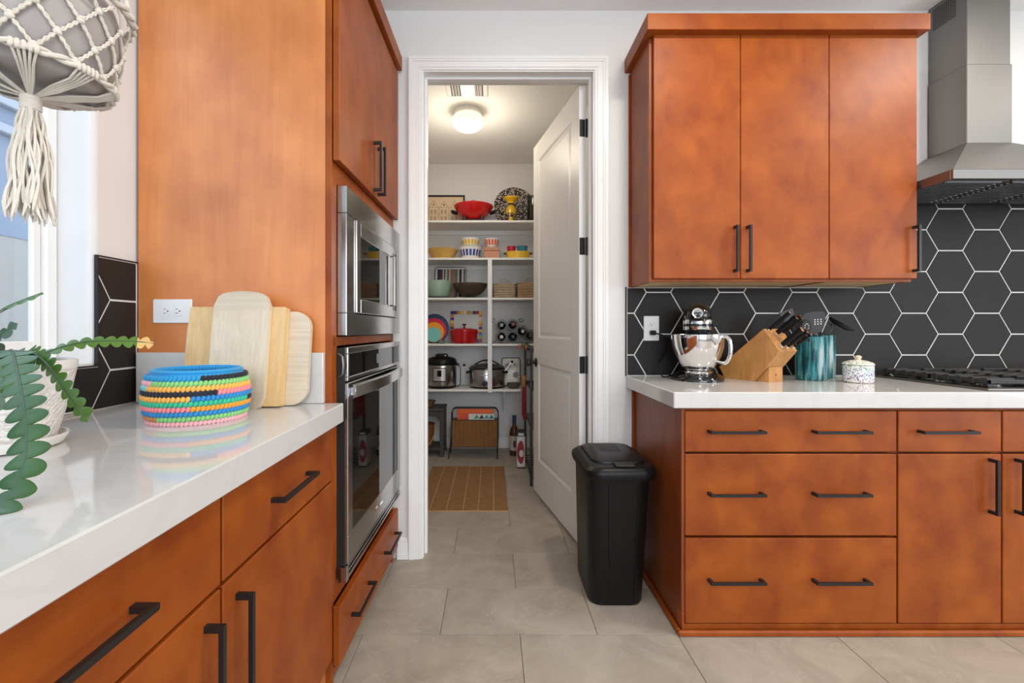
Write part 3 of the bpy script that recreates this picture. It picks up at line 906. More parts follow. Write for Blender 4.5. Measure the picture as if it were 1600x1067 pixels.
for g in range(3):
    lab = ('cast iron grate on the left burners beside the speckled jar', 'cast iron grate on the middle burner of the cooktop', 'cast iron grate on the right burners of the cooktop')[g]
    gx0 = qx0 + .022 + g * .288; gx1 = gx0 + .283
    gy0_, gy1_ = (1.735, 2.20) if g != 1 else (1.81, 2.20)
    tg = thing('cooktop_grate', lab, 'grate', ((gx0 + gx1) / 2, 1.96, CT + .0126), 'cast iron grates on the cooktop')
    z0, z1 = CT + .030, CT + .046
    m = MB()
    for x in (gx0, gx1 - .014): m.box(x, x + .014, gy0_, gy1_, z0 - .006, z1 - .006, .002)
    for y in (gy0_, gy1_ - .014, (gy0_ + gy1_) / 2 - .007): m.box(gx0, gx1, y, y + .014, z0 - .006, z1 - .006, .002)
    m.build('frame', M['iron'], tg)
    nb_ = 10 if g != 1 else 8
    for i in range(nb_):
        y = gy0_ + .003 + i * (gy1_ - gy0_ - .030) / (nb_ - 1)
        L_ = .055 if i not in (0, nb_ - 1) else .11
        MB().box(gx0 - .001, gx0 + L_, y, y + .024, z0 - .010, z1, .003).build('finger', M['iron'], tg)
        MB().box(gx1 - L_, gx1 + .001, y, y + .024, z0 - .010, z1, .003).build('finger', M['iron'], tg)
    for sx in (gx0 + .002, gx1 - .016):
        for y in (gy0_ + .002, gy1_ - .016): MB().box(sx, sx + .014, y, y + .014, CT + .0126, z0 - .005, .001).build('foot', M['iron'], tg)

# ================================================================ stand mixer
mx, my = .933, 2.065
t = thing('stand_mixer', 'black stand mixer with polished steel bowl', 'stand mixer', (mx, my, CT))
GX = Matrix.Translation((mx, my, 0)) @ Matrix.Rotation(radians(-23), 4, 'Z') @ Matrix.Translation((-mx, -my, 0))
m = MB()
def oval(cx, cy, rx, ry, z, n=32, p=2.3):
    out = []
    for k in range(n):
        a = 2 * pi * k / n
        c, s = cos(a), sin(a)
        out.append((cx + rx * abs(c) ** (2 / p) * (1 if c >= 0 else -1), cy + ry * abs(s) ** (2 / p) * (1 if s >= 0 else -1), z))
    return out
m.loft([oval(mx, my + .052, .113, .136, CT), oval(mx, my + .052, .113, .136, CT + .010), oval(mx, my + .052, .106, .130, CT + .019), oval(mx, my + .054, .080, .112, CT + .034), oval(mx, my + .060, .066, .098, CT + .040)])
m.build('base', M['gloss_black'], t)
m = MB(); m.loft([oval(mx, my + .150, .050, .045, CT + .036), oval(mx, my + .152, .042, .040, CT + .10), oval(mx, my + .150, .044, .042, CT + .18), oval(mx, my + .142, .052, .052, CT + .245)])
m.build('column', M['gloss_black'], t)
m = MB(); m.lathe([(.060, .0345), (.062, .040), (.058, .046), (.052, .048)], (mx, my, CT), 32); m.build('bowl_clamp', M['chrome'], t)
prof = [(.048, .049), (.056, .050), (.064, .056), (.080, .080), (.096, .112), (.108, .150), (.1135, .185), (.1145, .2065), (.1172, .2075), (.1172, .2095), (.1130, .2095), (.1120, .185), (.1065, .150), (.0945, .112), (.0785, .081), (.060, .057), (0, .052)]
bowl = MB().lathe(prof, (mx, my, CT), 48).build('bowl', M['chrome'], t)
ha = radians(-48 + 23)
hp = spline([(mx + q * cos(ha), my + q * sin(ha), CT + zz) for q, zz in ((.108, .199), (.124, .201), (.139, .180), (.140, .128), (.122, .088), (.084, .088))], 6)
m = MB(); m.tube(hp, .0085, 10); m.build('handle', M['chrome'], bowl)
# head: stretched along y, facing the viewer
hz_ = CT + .292
rings = []
for s in [i / 14 for i in range(15)]:
    y = my - .085 + s * .285
    if s < .35: k = sqrt(max(0.0, 1 - ((.35 - s) / .35) ** 2)) * .93 + .07
    else: k = 1 - .35 * ((s - .35) / .65) ** 2.2
    rings.append([(mx + .0625 * k * cos(a), y, hz_ + (.062 if sin(a) > 0 else .052) * k * sin(a)) for a in [2 * pi * q / 28 for q in range(28)]])
m = MB().loft(rings); head = m.build('head', M['gloss_black'], t, smooth=60)
MB().lathe([(.0615, -.062), (.0635, -.056), (.0635, -.022), (.0620, -.016)], (mx, my - .005, hz_), 40, sy=1.05).build('planetary_ring', M['chrome'], head)
MB().lathe([(.0642, -.047), (.0646, -.045), (.0646, -.036), (.0642, -.034)], (mx, my - .005, hz_), 40, sy=1.05).build('black_band', M['gloss_black'], head)
MB().lathe([(.045, -.090), (.050, -.082), (.050, -.060)], (mx, my - .005, hz_), 32).build('planetary', M['blackp'], head)
MB().tube([(mx, my - .005, hz_ - .088), (mx, my - .005, CT + .19)], .007, 10).build('beater_shaft', M['chrome'], head)
m = text_mb('KitchenAid', .0165)
for i, v in enumerate(m.v):
    a = v.x / .0640
    m.v[i] = Vector((mx + (.0641 + v.z) * sin(a), my - .005 - (.0641 + v.z) * 1.05 * cos(a), hz_ - .0265 + v.y))
m.build('lettering', M['slot'], head, smooth=0)
MB().lathe([(.0235, -.0), (.0235, -.006), (.0215, -.009), (.0195, -.0085), (.0190, -.006), (0, -.006)], (mx - .002, my - .0755, hz_ + .012), 28, axis='y').build('hub_cap', M['chrome'], head)
MB().lathe([(.0175, 0), (.0175, -.0012), (0, -.0014)], (mx - .002, my - .0816, hz_ + .012), 24, axis='y').build('hub_plate', M['steel_dk'], head)
MB().box(mx - .0165, mx + .0125, my - .0842, my - .0830, hz_ + .0090, hz_ + .0150, .0004).build('hub_bar', M['slot'], head)
MB().lathe([(.008, 0), (.008, .016), (.0055, .020), (0, .021)], (mx + .062, my + .03, hz_ - .040), 14, axis='x').build('lock_knob', M['blackp'], head)
MB().tube([(mx - .060, my + .03, hz_ - .040), (mx - .080, my + .025, hz_ - .040)], [.003, .0055], 8).build('speed_lever', M['blackp'], head)
GX = None
oc = Vector((PX(1016.5, WB), WB - .0082, PZ(513, WB)))
m = MB(); m.box(oc.x - .012, oc.x + .014, oc.y - .036, oc.y - .0085, oc.z - .033, oc.z - .010, .004)
m.build('plug', M['blackp'], t)
m = MB(); m.tube(spline([(oc.x + .004, oc.y - .034, oc.z - .022), (oc.x + .045, oc.y - .05, oc.z - .036), (oc.x + .09, oc.y - .02, oc.z - .06), (mx - .075, WB - .03, CT + .12), (mx - .122, WB - .06, CT + .06), (mx - .110, WB - .08, CT + .006), (mx - .05, WB - .035, CT + .006), (mx + .03, WB - .055, CT + .05)], 8), .0035, 8)
m.build('cord', M['blackp'], t)

# ================================================================ knife block
bamboo = wood('golden_block_wood', (.34, .135, .034), (.60, .30, .095), scale=(16, 16, 4), rough=.42, coat=.1)
kb = Vector((1.098, 2.200, CT + .0003)); ka = radians(65)
u = Vector((cos(ka), -sin(ka), 0)); w_ = Vector((sin(ka), cos(ka), 0))
th = .125
t = thing('knife_block', 'slanted light wood knife block beside the stand mixer', 'knife block', tuple(kb + u * .15 + w_ * .05))
MB().prism([(0, .052), (.030, .0), (.178, .0), (.292, .138), (.222, .234)], kb, u, (0, 0, 1), w_, th, .0025).build('body', bamboo, t, smooth=0)
MB().prism([(.1805, .0), (.236, .0), (.236, .0665)], kb + w_ * .016, u, (0, 0, 1), w_, th - .032).build('foot', bamboo, t, smooth=0)
for s_, zz in (('H', .030),):
    text_mb(s_, .016).xf(Matrix.Translation(kb + u * .2364 + w_ * (th / 2) + Vector((0, 0, zz))) @ Matrix(((w_.x, 0, u.x, 0), (w_.y, 0, u.y, 0), (0, 1, 0, 0), (0, 0, 0, 1)))).build('mark', M['slot'], t, smooth=0)
kd = (u * .222 + Vector((0, 0, .182))).normalized()       # slot direction
sd = (u * .070 + Vector((0, 0, -.096))).normalized()      # along the slot face
kn = 0
klabels = ['long riveted knife handle low at the front of the block', 'black knife handle just above the front riveted one', 'black knife handle with steel end in middle of block', 'thick black knife handle towards the wall side', 'slim black sharpening steel handle at top of block', 'short black steak knife handle at lower slot']
specs = [(.100, .058, .115, .012, .0075), (.094, .026, .118, .013, .009), (.030, .052, .118, .013, .009), (.026, .092, .115, .013, .009), (.011, .018, .125, .008, .008), (.104, .100, .100, .009, .007)]
for (s_, wv, L_, hw, ht), lab in zip(specs, klabels):
    b0 = kb + u * .222 + Vector((0, 0, .234)) + sd * s_ + w_ * wv
    tk = thing('knife', lab, 'knife', tuple(b0 + kd * .002), 'knives in the wooden block')
    rings = []
    for q, kk in ((.014, .8), (.03, .9), (.06, 1.0), (.085, .92), (L_ - .012, 1.12), (L_, .9)):
        rings.append([b0 + kd * q + sd * (hw * kk * cos(a)) + w_ * (ht * kk * sin(a)) for a in [2 * pi * i / 12 for i in range(12)]])
    hd = MB().loft(rings).build('grip', M['blackp'], tk)
    MB().loft([[b0 + kd * q + sd * (hw * .85 * cos(a)) + w_ * (ht * .9 * sin(a)) for a in [2 * pi * i / 12 for i in range(12)]] for q in (.0015, .0142)]).build('bolster', M['chrome'], tk)
    MB().loft([[b0 + kd * q + sd * (hw * .9 * cos(a)) + w_ * (ht * .9 * sin(a)) for a in [2 * pi * i / 12 for i in range(12)]] for q in (L_, L_ + .002)]).build('end_cap', M['chrome'], tk)
    if kn in (0, 5):
        for q in (.03, .058, .086):
            if q < L_ - .01: MB().lathe([(.0026, 0), (.0026, .0016), (0, .002)], (0, 0, 0), 8).xf(Matrix.Translation(b0 + kd * q - w_ * (ht * .95)) @ (-w_).to_track_quat('Z', 'Y').to_matrix().to_4x4()).build('rivet', M['chrome'], hd)
    kn += 1

# ================================================================ ribbed glass crocks with utensils
def ribbed_glass(col):
    m, N, L, p = nodes('teal_ribbed_glass')
    out = N['Material Output']
    p.inputs['Roughness'].default_value = .07
    tc = N.new('ShaderNodeTexCoord'); mp = N.new('ShaderNodeMapping'); mp.inputs['Scale'].default_value = (55, 55, 6)
    t_ = N.new('ShaderNodeTexNoise'); t_.inputs['Scale'].default_value = 1; t_.inputs['Detail'].default_value = 2
    r = N.new('ShaderNodeValToRGB'); e = r.color_ramp.elements
    e[0].position = .38; e[0].color = (.01, .05, .06, 1); e[1].position = .66; e[1].color = (.62, .66, .68, 1)  # white highlight streaks and dark rib edges painted into the glass colour
    q = e.new(.50); q.color = (.03, .30, .33, 1)
    L.new(tc.outputs['Object'], mp.inputs[0]); L.new(mp.outputs[0], t_.inputs['Vector']); L.new(t_.outputs['Fac'], r.inputs[0]); L.new(r.outputs[0], p.inputs['Base Color'])
    tr = N.new('ShaderNodeBsdfTransparent'); tr.inputs[0].default_value = (.62, .84, .86, 1)
    mx_ = N.new('ShaderNodeMixShader'); mx_.inputs[0].default_value = .5
    L.new(tr.outputs[0], mx_.inputs[1]); L.new(p.outputs[0], mx_.inputs[2]); L.new(mx_.outputs[0], out.inputs[0])
    return m
M['teal'] = ribbed_glass(0)
def crock(name, label, cx, cy, R, H):
    n = 96
    rings = []
    for r_, z in ((R * .90, .0005), (R * .97, .006), (R, .03), (R, H - .004), (R * .985, H), (R * .93, H), (R * .92, .012)):
        rings.append([(cx + (r_ + (.0011 if k % 4 < 2 else -.0006)) * cos(2 * pi * k / n), cy + (r_ + (.0011 if k % 4 < 2 else -.0006)) * sin(2 * pi * k / n), CT + z) for k in range(n)])
    o = MB().loft(rings).build(name, M['teal'], None, smooth=50)
    return tag(o, label, 'crock', 'ribbed teal glass crocks')
crock('glass_crock', 'ribbed teal glass crock nearest the knife block', PX(1267, 2.09), 2.09, .060, .200)
crock('glass_crock', 'ribbed teal glass crock partly behind another nearer the jar', PX(1283, 2.19), 2.19, .056, .205)
M['nylon'] = plain('black_nylon', (.016, .016, .017), .35)
M['grey_n'] = plain('dark_grey_nylon', (.045, .047, .05), .33)
def utensil(name, label, foot, neck, headf, mat, rr_=.0055):
    foot, neck = Vector(foot), Vector(neck)
    t = thing(name, label, 'utensil', tuple(foot), 'cooking utensils in the glass crocks')
    MB().tube(spline([foot, (foot + neck) / 2, neck], 4), rr_, 8).build('handle', mat, t)
    headf(neck, (neck - foot).normalized(), t)
    return t
def flat_head(outline, mat, th=.003, yaw=0, holes=(), slots=()):
    def f(neck, d, t):
        side = Vector((cos(yaw), sin(yaw), 0)); side = (side - d * side.dot(d)).normalized()
        nrm = side.cross(d)
        o = MB().prism(outline, neck - nrm * th / 2, side, d, nrm, th).build('blade', mat, t, smooth=0)
        if holes:
            hm = MB()
            for hx, hy, hr in holes:
                hm.prism([(hx + hr * cos(2 * pi * k / 10), hy + hr * sin(2 * pi * k / 10)) for k in range(10)], neck - nrm * (th / 2 + .0004), side, d, nrm, th + .0008)
            hm.build('holes', M['white_pl'], o, smooth=0, kind='stuff')
    return f
c1x, c1y = PX(1267, 2.09), 2.09
c2x, c2y = PX(1283, 2.19), 2.19
tp = lambda w0, w1, h: [(-.008, 0), (.008, 0), (w0, .02), (w1, h), (-w1, h), (-w0, .02)]
utensil('slotted_turner', 'black slotted turner with square end at the back of the crock', (c1x + .015, c1y + .02, CT + .016), (PX(1240, 2.12), 2.13, PZ(512, 2.12)), flat_head(tp(.030, .040, .085), M['nylon'], yaw=.15), M['nylon'])
utensil('turner', 'wide dark grey turner with rounded end and small holes', (c1x + .005, c1y - .02, CT + .016), (PX(1272, 2.05), 2.05, PZ(522, 2.05)), flat_head([(-.008, 0), (.008, 0), (.035, .018), (.046, .050), (.046, .092), (.036, .100), (0, .102), (-.036, .096), (-.048, .078), (-.044, .040), (-.034, .016)], M['grey_n'], yaw=-.2, holes=[(.004 + .012 * i, .045 + .010 * j, .0026) for i in range(3) for j in range(3)]), M['nylon'])
utensil('skimmer', 'black perforated skimmer leaning towards the knives', (c1x + .022, c1y, CT + .016), (PX(1262, 2.04), 2.04, PZ(522, 2.04)), flat_head([(.030 * cos(2 * pi * k / 18), .036 + .034 * sin(2 * pi * k / 18)) for k in range(18)], M['nylon'], .004, .3, [(.012 * cos(a), .036 + .014 * sin(a), .0022) for a in [pi * k / 4 for k in range(8)]]), M['nylon'])
utensil('white_spatula', 'white spatula blade peeking out behind the grey turner', (c1x - .02, c1y + .02, CT + .016), (PX(1284, 2.14), 2.14, PZ(520, 2.14)), flat_head(tp(.012, .012, .085), M['white_pl'], yaw=.9), M['nylon'], .004)
def spoon(neck, d, t):
    c = neck + Vector((.050, .0, .030))
    R = Matrix.Rotation(radians(-22), 3, 'Y')
    m = MB()
    prof = [(.0, -.012), (.022, -.012), (.038, -.003), (.046, .009), (.0445, .009), (.036, .001), (.020, -.009), (0, -.009)]
    m.lathe(prof, (0, 0, 0), 22, sx=1.45)
    m.xf(Matrix.Translation(c) @ (Matrix.Rotation(radians(28), 4, 'Y') @ Matrix.Rotation(radians(18), 4, 'X')))
    m.tube([neck - d * .02, neck + Vector((.012, 0, .016)), c - Vector((.040, 0, -.004))], [.006, .006, .009], 8)
    m.build('bowl', M['nylon'], t)
utensil('serving_spoon', 'large black serving spoon leaning right out of rear crock', (c2x - .02, c2y, CT + .016), (PX(1297, 2.17), 2.17, PZ(517, 2.17)), spoon, M['nylon'], .008)
utensil('spatula', 'black spatula with wide stem beside the serving spoon', (c2x - .005, c2y - .02, CT + .016), (PX(1292, 2.15), 2.15, PZ(523, 2.15)), flat_head([(-.010, -.03), (.010, -.03), (.014, .0), (.016, .045), (-.016, .045), (-.014, 0)], M['nylon'], .004, -.1), M['nylon'], .007)

# ================================================================ speckled lidded jar
def speckle(name, cols, scale, base):
    m, N, L, p = nodes(name)
    tc = N.new('ShaderNodeTexCoord')
    v = N.new('ShaderNodeTexVoronoi'); v.inputs['Scale'].default_value = scale
    L.new(tc.outputs['Object'], v.inputs['Vector'])
    sep = N.new('ShaderNodeSeparateXYZ'); L.new(tc.outputs['Object'], sep.inputs[0])
    r = N.new('ShaderNodeValToRGB'); e = r.color_ramp.elements
    mr = N.new('ShaderNodeMapRange'); mr.inputs[1].default_value = 0; mr.inputs[2].default_value = .09
    L.new(sep.outputs[2], mr.inputs[0]); L.new(mr.outputs[0], r.inputs[0])
    e[0].position = 0; e[0].color = (*cols[0], 1); e[1].position = 1; e[1].color = (*cols[-1], 1)
    for i, c in enumerate(cols[1:-1]):
        q = e.new((i + 1) / (len(cols) - 1)); q.color = (*c, 1)
    lt = N.new('ShaderNodeMath'); lt.operation = 'LESS_THAN'; lt.inputs[1].default_value = .42
    L.new(v.outputs['Distance'], lt.inputs[0])
    mx_ = N.new('ShaderNodeMixRGB'); mx_.inputs[1].default_value = (*base, 1)
    L.new(lt.outputs[0], mx_.inputs[0]); L.new(r.outputs[0], mx_.inputs[2]); L.new(mx_.outputs[0], p.inputs['Base Color'])
    p.inputs['Roughness'].default_value = .2
    return m
jm = speckle('speckled_glaze', [(.28, .03, .14), (.10, .05, .26), (.02, .12, .36), (.03, .24, .13), (.22, .26, .03)], 165, (.80, .79, .74))
jx, jy = PX(1341, 2.0), 2.0
t = thing('lidded_jar', 'small white jar with rainbow speckles and pale knob lid', 'jar', (jx, jy, CT))
MB().lathe([(.050, .0004), (.055, .004), (.056, .012), (.056, .074), (.053, .078)], (jx, jy, CT), 36).build('body', jm, t)
lid = MB().lathe([(.0575, .0785), (.058, .082), (.052, .088), (.030, .096), (.012, .099)], (jx, jy, CT), 36).build('lid', jm, t)
MB().lathe([(.009, .099), (.009, .102), (.0125, .108), (.012, .114), (.006, .118), (0, .1185)], (jx, jy, CT), 18).build('knob', plain('cream_glaze', (.72, .62, .45), .25), lid)

# ================================================================ trash can
t = thing('trash_can', 'tall black plastic trash can with lid beside the base cabinets', 'trash can', (.54, 2.05, 0))
def outl(x0, x1, y0, y1, r, z): return [(a, b, z) for a, b in rr(x0, x1, y0, y1, r, 7)]
m = MB(); m.loft([outl(.410, .628, 1.890, 2.185, .050, .0005), outl(.404, .634, 1.884, 2.195, .055, .012), outl(.398, .662, 1.872, 2.226, .062, .500), outl(.396, .666, 1.868, 2.228, .062, .520), outl(.394, .670, 1.864, 2.230, .062, .534)])
body = m.build('body', M['blackp'], t, smooth=40)
m = MB()
for x0, x1 in ((.487, .480), (.588, .602)):
    m.tube([(x0, 1.8835, .02), (x0 * .3 + x1 * .7, 1.8735, .35), (x1, 1.8705, .505)], .0022, 6)
m.build('ridge', M['blackp'], body)
m = MB(); m.loft([outl(.386, .684, 1.848, 2.246, .070, .530), outl(.381, .689, 1.842, 2.250, .072, .548), outl(.384, .686, 1.845, 2.248, .070, .566), outl(.402, .676, 1.856, 2.240, .064, .578), outl(.412, .666, 1.866, 2.232, .058, .582)])
lid = m.build('lid', M['blackp'], t, smooth=40)
m = MB(); m.loft([outl(.424, .656, 1.912, 2.222, .052, .5822), outl(.426, .654, 1.914, 2.220, .052, .590), outl(.434, .646, 1.924, 2.212, .050, .594)])
fl2 = m.build('flap', M['blackp'], lid, smooth=40)
m = MB(); m.loft([outl(.490, .590, 2.06, 2.20, .012, .5942), outl(.498, .582, 2.068, 2.19, .010, .5962)]); m.build('grip_recess', M['rubber'], fl2, smooth=30)
m = MB(); m.box(.505, .585, 1.858, 1.905, .5824, .592, .003); m.build('latch', M['rubber'], lid)

# ================================================================ cutting boards leaning on the upstand
M['maple'] = wood('pale_board', (.55, .44, .30), (.76, .67, .52), scale=(60, 60, 1.5), rough=.55, coat=0, blotch=1.5)
M['maple_h'] = wood('pale_board_across', (.50, .41, .29), (.72, .63, .49), scale=(1.5, 60, 60), rough=.55, coat=0, blotch=1.5)
M['maple_y'] = wood('honey_board', (.58, .36, .14), (.78, .56, .28), scale=(40, 40, 1.2), rough=.5, coat=.05, blotch=1.5)
def board(name, label, x0, x1, ybase, ytop, H, th, mat, rad, arch=0, caps=0):
    lean = math.asin((ytop - ybase) / H)
    v = Vector((0, sin(lean), cos(lean))); n = Vector((0, cos(lean), -sin(lean)))
    w_ = x1 - x0
    t = thing(name, label, 'cutting board', ((x0 + x1) / 2, ybase, CT), 'cutting boards leaning against the cherry panel')
    org = Vector(((x0 + x1) / 2, ybase, CT + .0005 + th * sin(lean)))
    def shape(a, b, r, ar):
        pts = rr(-w_ / 2, w_ / 2, a, b, r, 6)
        if ar: pts = [(p[0], p[1] + ar * (1 - (p[0] / (w_ / 2)) ** 2) * max(0, (p[1] - (a + b) / 2) / ((b - a) / 2))) for p in pts]
        return pts
    if not caps:
        MB().prism(shape(0, H, rad, arch), org, (1, 0, 0), v, n, th).build('blade', mat, t, smooth=30)
    else:
        top = [p for p in shape(H - caps, H, min(rad, caps * .45), 0)]
        mid = [(-w_ / 2, caps), (w_ / 2, caps), (w_ / 2, H - caps), (-w_ / 2, H - caps)]
        MB().prism(mid, org, (1, 0, 0), v, n, th).build('blade', mat, t, smooth=0)
        def cap(sg):
            base = H - caps if sg > 0 else caps
            pts = [(w_ / 2, base), ]
            n_ = 14
            for k in range(n_ + 1):
                x = w_ / 2 - w_ * k / n_
                e = min(1, (w_ / 2 - abs(x)) / rad)
                yy = (caps - rad) + rad * sqrt(max(0, 1 - (1 - e) ** 2)) + arch * (1 - (x / (w_ / 2)) ** 2)
                pts.append((x, base + sg * yy))
            pts.append((-w_ / 2, base))
            return pts
        MB().prism(cap(1), org, (1, 0, 0), v, n, th).build('end_cap', M['maple_h'], t, smooth=30)
        MB().prism([(x, y) for x, y in cap(-1) if True], org, (1, 0, 0), v, n, th).build('end_cap', M['maple_h'], t, smooth=30)
    return t
board('cutting_board', 'widest cutting board with rounded corners at the back of the stack', -.945, -.563, 1.378, 1.418, .288, .018, M['maple_h'], .05)
board('cutting_board', 'thick square honey-coloured cutting board in the middle of the stack', -.922, -.628, 1.348, 1.390, .300, .028, M['maple_y'], .006)
board('cutting_board', 'tall narrow bamboo cutting board at the front with arched top', -.838, -.670, 1.328, 1.374, .335, .018, M['maple'], .030, arch=.014, caps=.045)

# ================================================================ crocheted basket
cols = {'blue': (.02, .30, .62), 'black': (.012, .014, .024), 'lime': (.25, .60, .20), 'yellow': (.90, .46, .09), 'navy': (.014, .016, .03), 'pink': (.88, .26, .30),
        'emerald': (.03, .50, .29), 'orange': (.92, .35, .03), 'lpink': (.88, .45, .50), 'cyan': (.22, .60, .68), 'rust': (.55, .24, .08), 'dblue': (.02, .25, .60)}
cn = list(cols)
cm = [plain('yarn_' + k, cols[k], .85, bump=.3, bscale=700, sheen=.2) for k in cn]
rows = [  # bottom to top: list of (end fraction across the visible side, colour)
    [(1.1, 'lpink')], [(.13, 'rust'), (1.1, 'lime')], [(1.1, 'dblue')], [(.44, 'pink'), (1.1, 'orange')], [(.95, 'emerald'), (1.1, 'black')], [(.44, 'yellow'), (1.1, 'dblue')],
    [(.67, 'navy'), (1.1, 'pink')], [(.05, 'cyan'), (1.1, 'yellow')], [(.10, 'lpink'), (1.1, 'lime')], [(.52, 'blue'), (1.1, 'black')], [(1.1, 'blue')]]
kx, ky = -.772, 1.196
t = thing('crochet_basket', 'round crocheted basket in multicoloured yarn stripes', 'basket', (kx, ky, CT))
vd = atan2(-ky, -kx)      # direction towards the viewer
H = .131 / len(rows)
for i, row in enumerate(rows):
    zc = CT + H * (i + .5)
    f = (i + .5) / len(rows)
    R = .106 + .0115 * sin(pi * min(1, f * 1.05)) - (.010 if f > .93 else 0)
    m = MB()
    n = 72
    for k in range(n):
        a = 2 * pi * (k + .5 * (i % 2)) / n
        frac = .5 + .5 * sin(a - vd) if cos(a - vd) > -.2 else .5
        c = next(cc for e, cc in row if frac <= e)
        m.mi = cn.index(c)
        rad = Vector((cos(a), sin(a), 0)); tanv = Vector((-sin(a), cos(a), 0))
        q = Vector((kx, ky, zc)) + rad * (R + .0002)
        rot = Matrix(((tanv.x, rad.x, 0), (tanv.y, rad.y, 0), (0, 0, 1))) @ Matrix.Rotation(.34 + .1 * sin(k * 2.4 + i), 3, 'Y')
        m.ball(q, (.0056, .0062, H * .70), 8, 6, rot)
    m.build('stitch_row', cm, t, smooth=80, kind='stuff')
prof = [(0, .001), (.100, .001), (.1055, .010), (.1085, .06), (.1045, .120), (.0975, .129), (.0950, .126), (.100, .11), (.1025, .06), (.098, .010), (0, .006)]
MB().lathe(prof, (kx, ky, CT), 48).build('lining', cm[cn.index('blue')], t)
m = MB(); m.tube([(kx + .0985 * cos(a), ky + .0985 * sin(a), CT + .1275) for a in [2 * pi * k / 48 for k in range(48)]], .0052, 8, closed=True)
m.build('rim_cord', cm[cn.index('blue')], t)

# ================================================================ potted fishbone cactus
px_, py_ = -.962, .895
t = thing('potted_plant', 'fishbone cactus in a white dimpled pot by the window', 'potted plant', (px_, py_, CT))
def dimple():
    m, N, L, p = nodes('dimpled_white_ceramic')
    p.inputs['Base Color'].default_value = (.74, .71, .67, 1); p.inputs['Roughness'].default_value = .35
    tc = N.new('ShaderNodeTexCoord'); v = N.new('ShaderNodeTexVoronoi'); v.inputs['Scale'].default_value = 130
    v.feature = 'F1'
    L.new(tc.outputs['Object'], v.inputs['Vector'])
    b = N.new('ShaderNodeBump'); b.inputs['Strength'].default_value = .8; b.inputs['Distance'].default_value = .004; b.invert = True
    L.new(v.outputs['Distance'], b.inputs['Height']); L.new(b.outputs[0], p.inputs['Normal'])
    return m
M['potw'] = plain('white_glaze', (.78, .76, .72), .25)
saucer = MB().lathe([(.074, .0004), (.088, .003), (.096, .018), (.0965, .022), (.092, .022), (.086, .010), (0, .008)], (px_, py_, CT), 48).build('saucer', M['potw'], t)
MB().lathe([(.070, .0105), (.076, .012), (.084, .040), (.097, .090), (.106, .140), (.108, .152)], (px_, py_, CT), 64).build('pot', dimple(), t, smooth=60)
MB().lathe([(.1085, .1525), (.110, .156), (.110, .170), (.106, .172), (.102, .168), (.100, .155), (0, .155)], (px_, py_, CT), 64).build('pot_rim', M['potw'], t)
MB().lathe([(.099, .1555), (.06, .160), (0, .163)], (px_, py_, CT), 24).build('soil', plain('soil', (.03, .02, .014), .95, bump=.5, bscale=80), t)
def leafmat(name, a, b):
    m, N, L, p = nodes(name)
    tc = N.new('ShaderNodeTexCoord'); n_ = N.new('ShaderNodeTexNoise'); n_.inputs['Scale'].default_value = 14; n_.inputs['Detail'].default_value = 4
    mx_ = N.new('ShaderNodeMixRGB'); mx_.inputs[1].default_value = (*a, 1); mx_.inputs[2].default_value = (*b, 1)
    L.new(tc.outputs['Object'], n_.inputs['Vector']); L.new(n_.outputs['Fac'], mx_.inputs[0]); L.new(mx_.outputs[0], p.inputs['Base Color'])
    p.inputs['Roughness'].default_value = .28
    p.inputs['Subsurface Weight'].default_value = .0
    p.inputs['Subsurface Radius'].default_value = (.01, .02, .005)
    return m
LG = [leafmat('cactus_green', (.012, .050, .008), (.042, .120, .018)), leafmat('cactus_light', (.045, .125, .014), (.115, .215, .034)), leafmat('cactus_grey', (.035, .075, .045), (.10, .16, .11))]
M['rib'] = plain('cactus_rib', (.045, .085, .045), .4)
M['drytip'] = plain('dry_leaf_tip', (.62, .40, .14), .6)
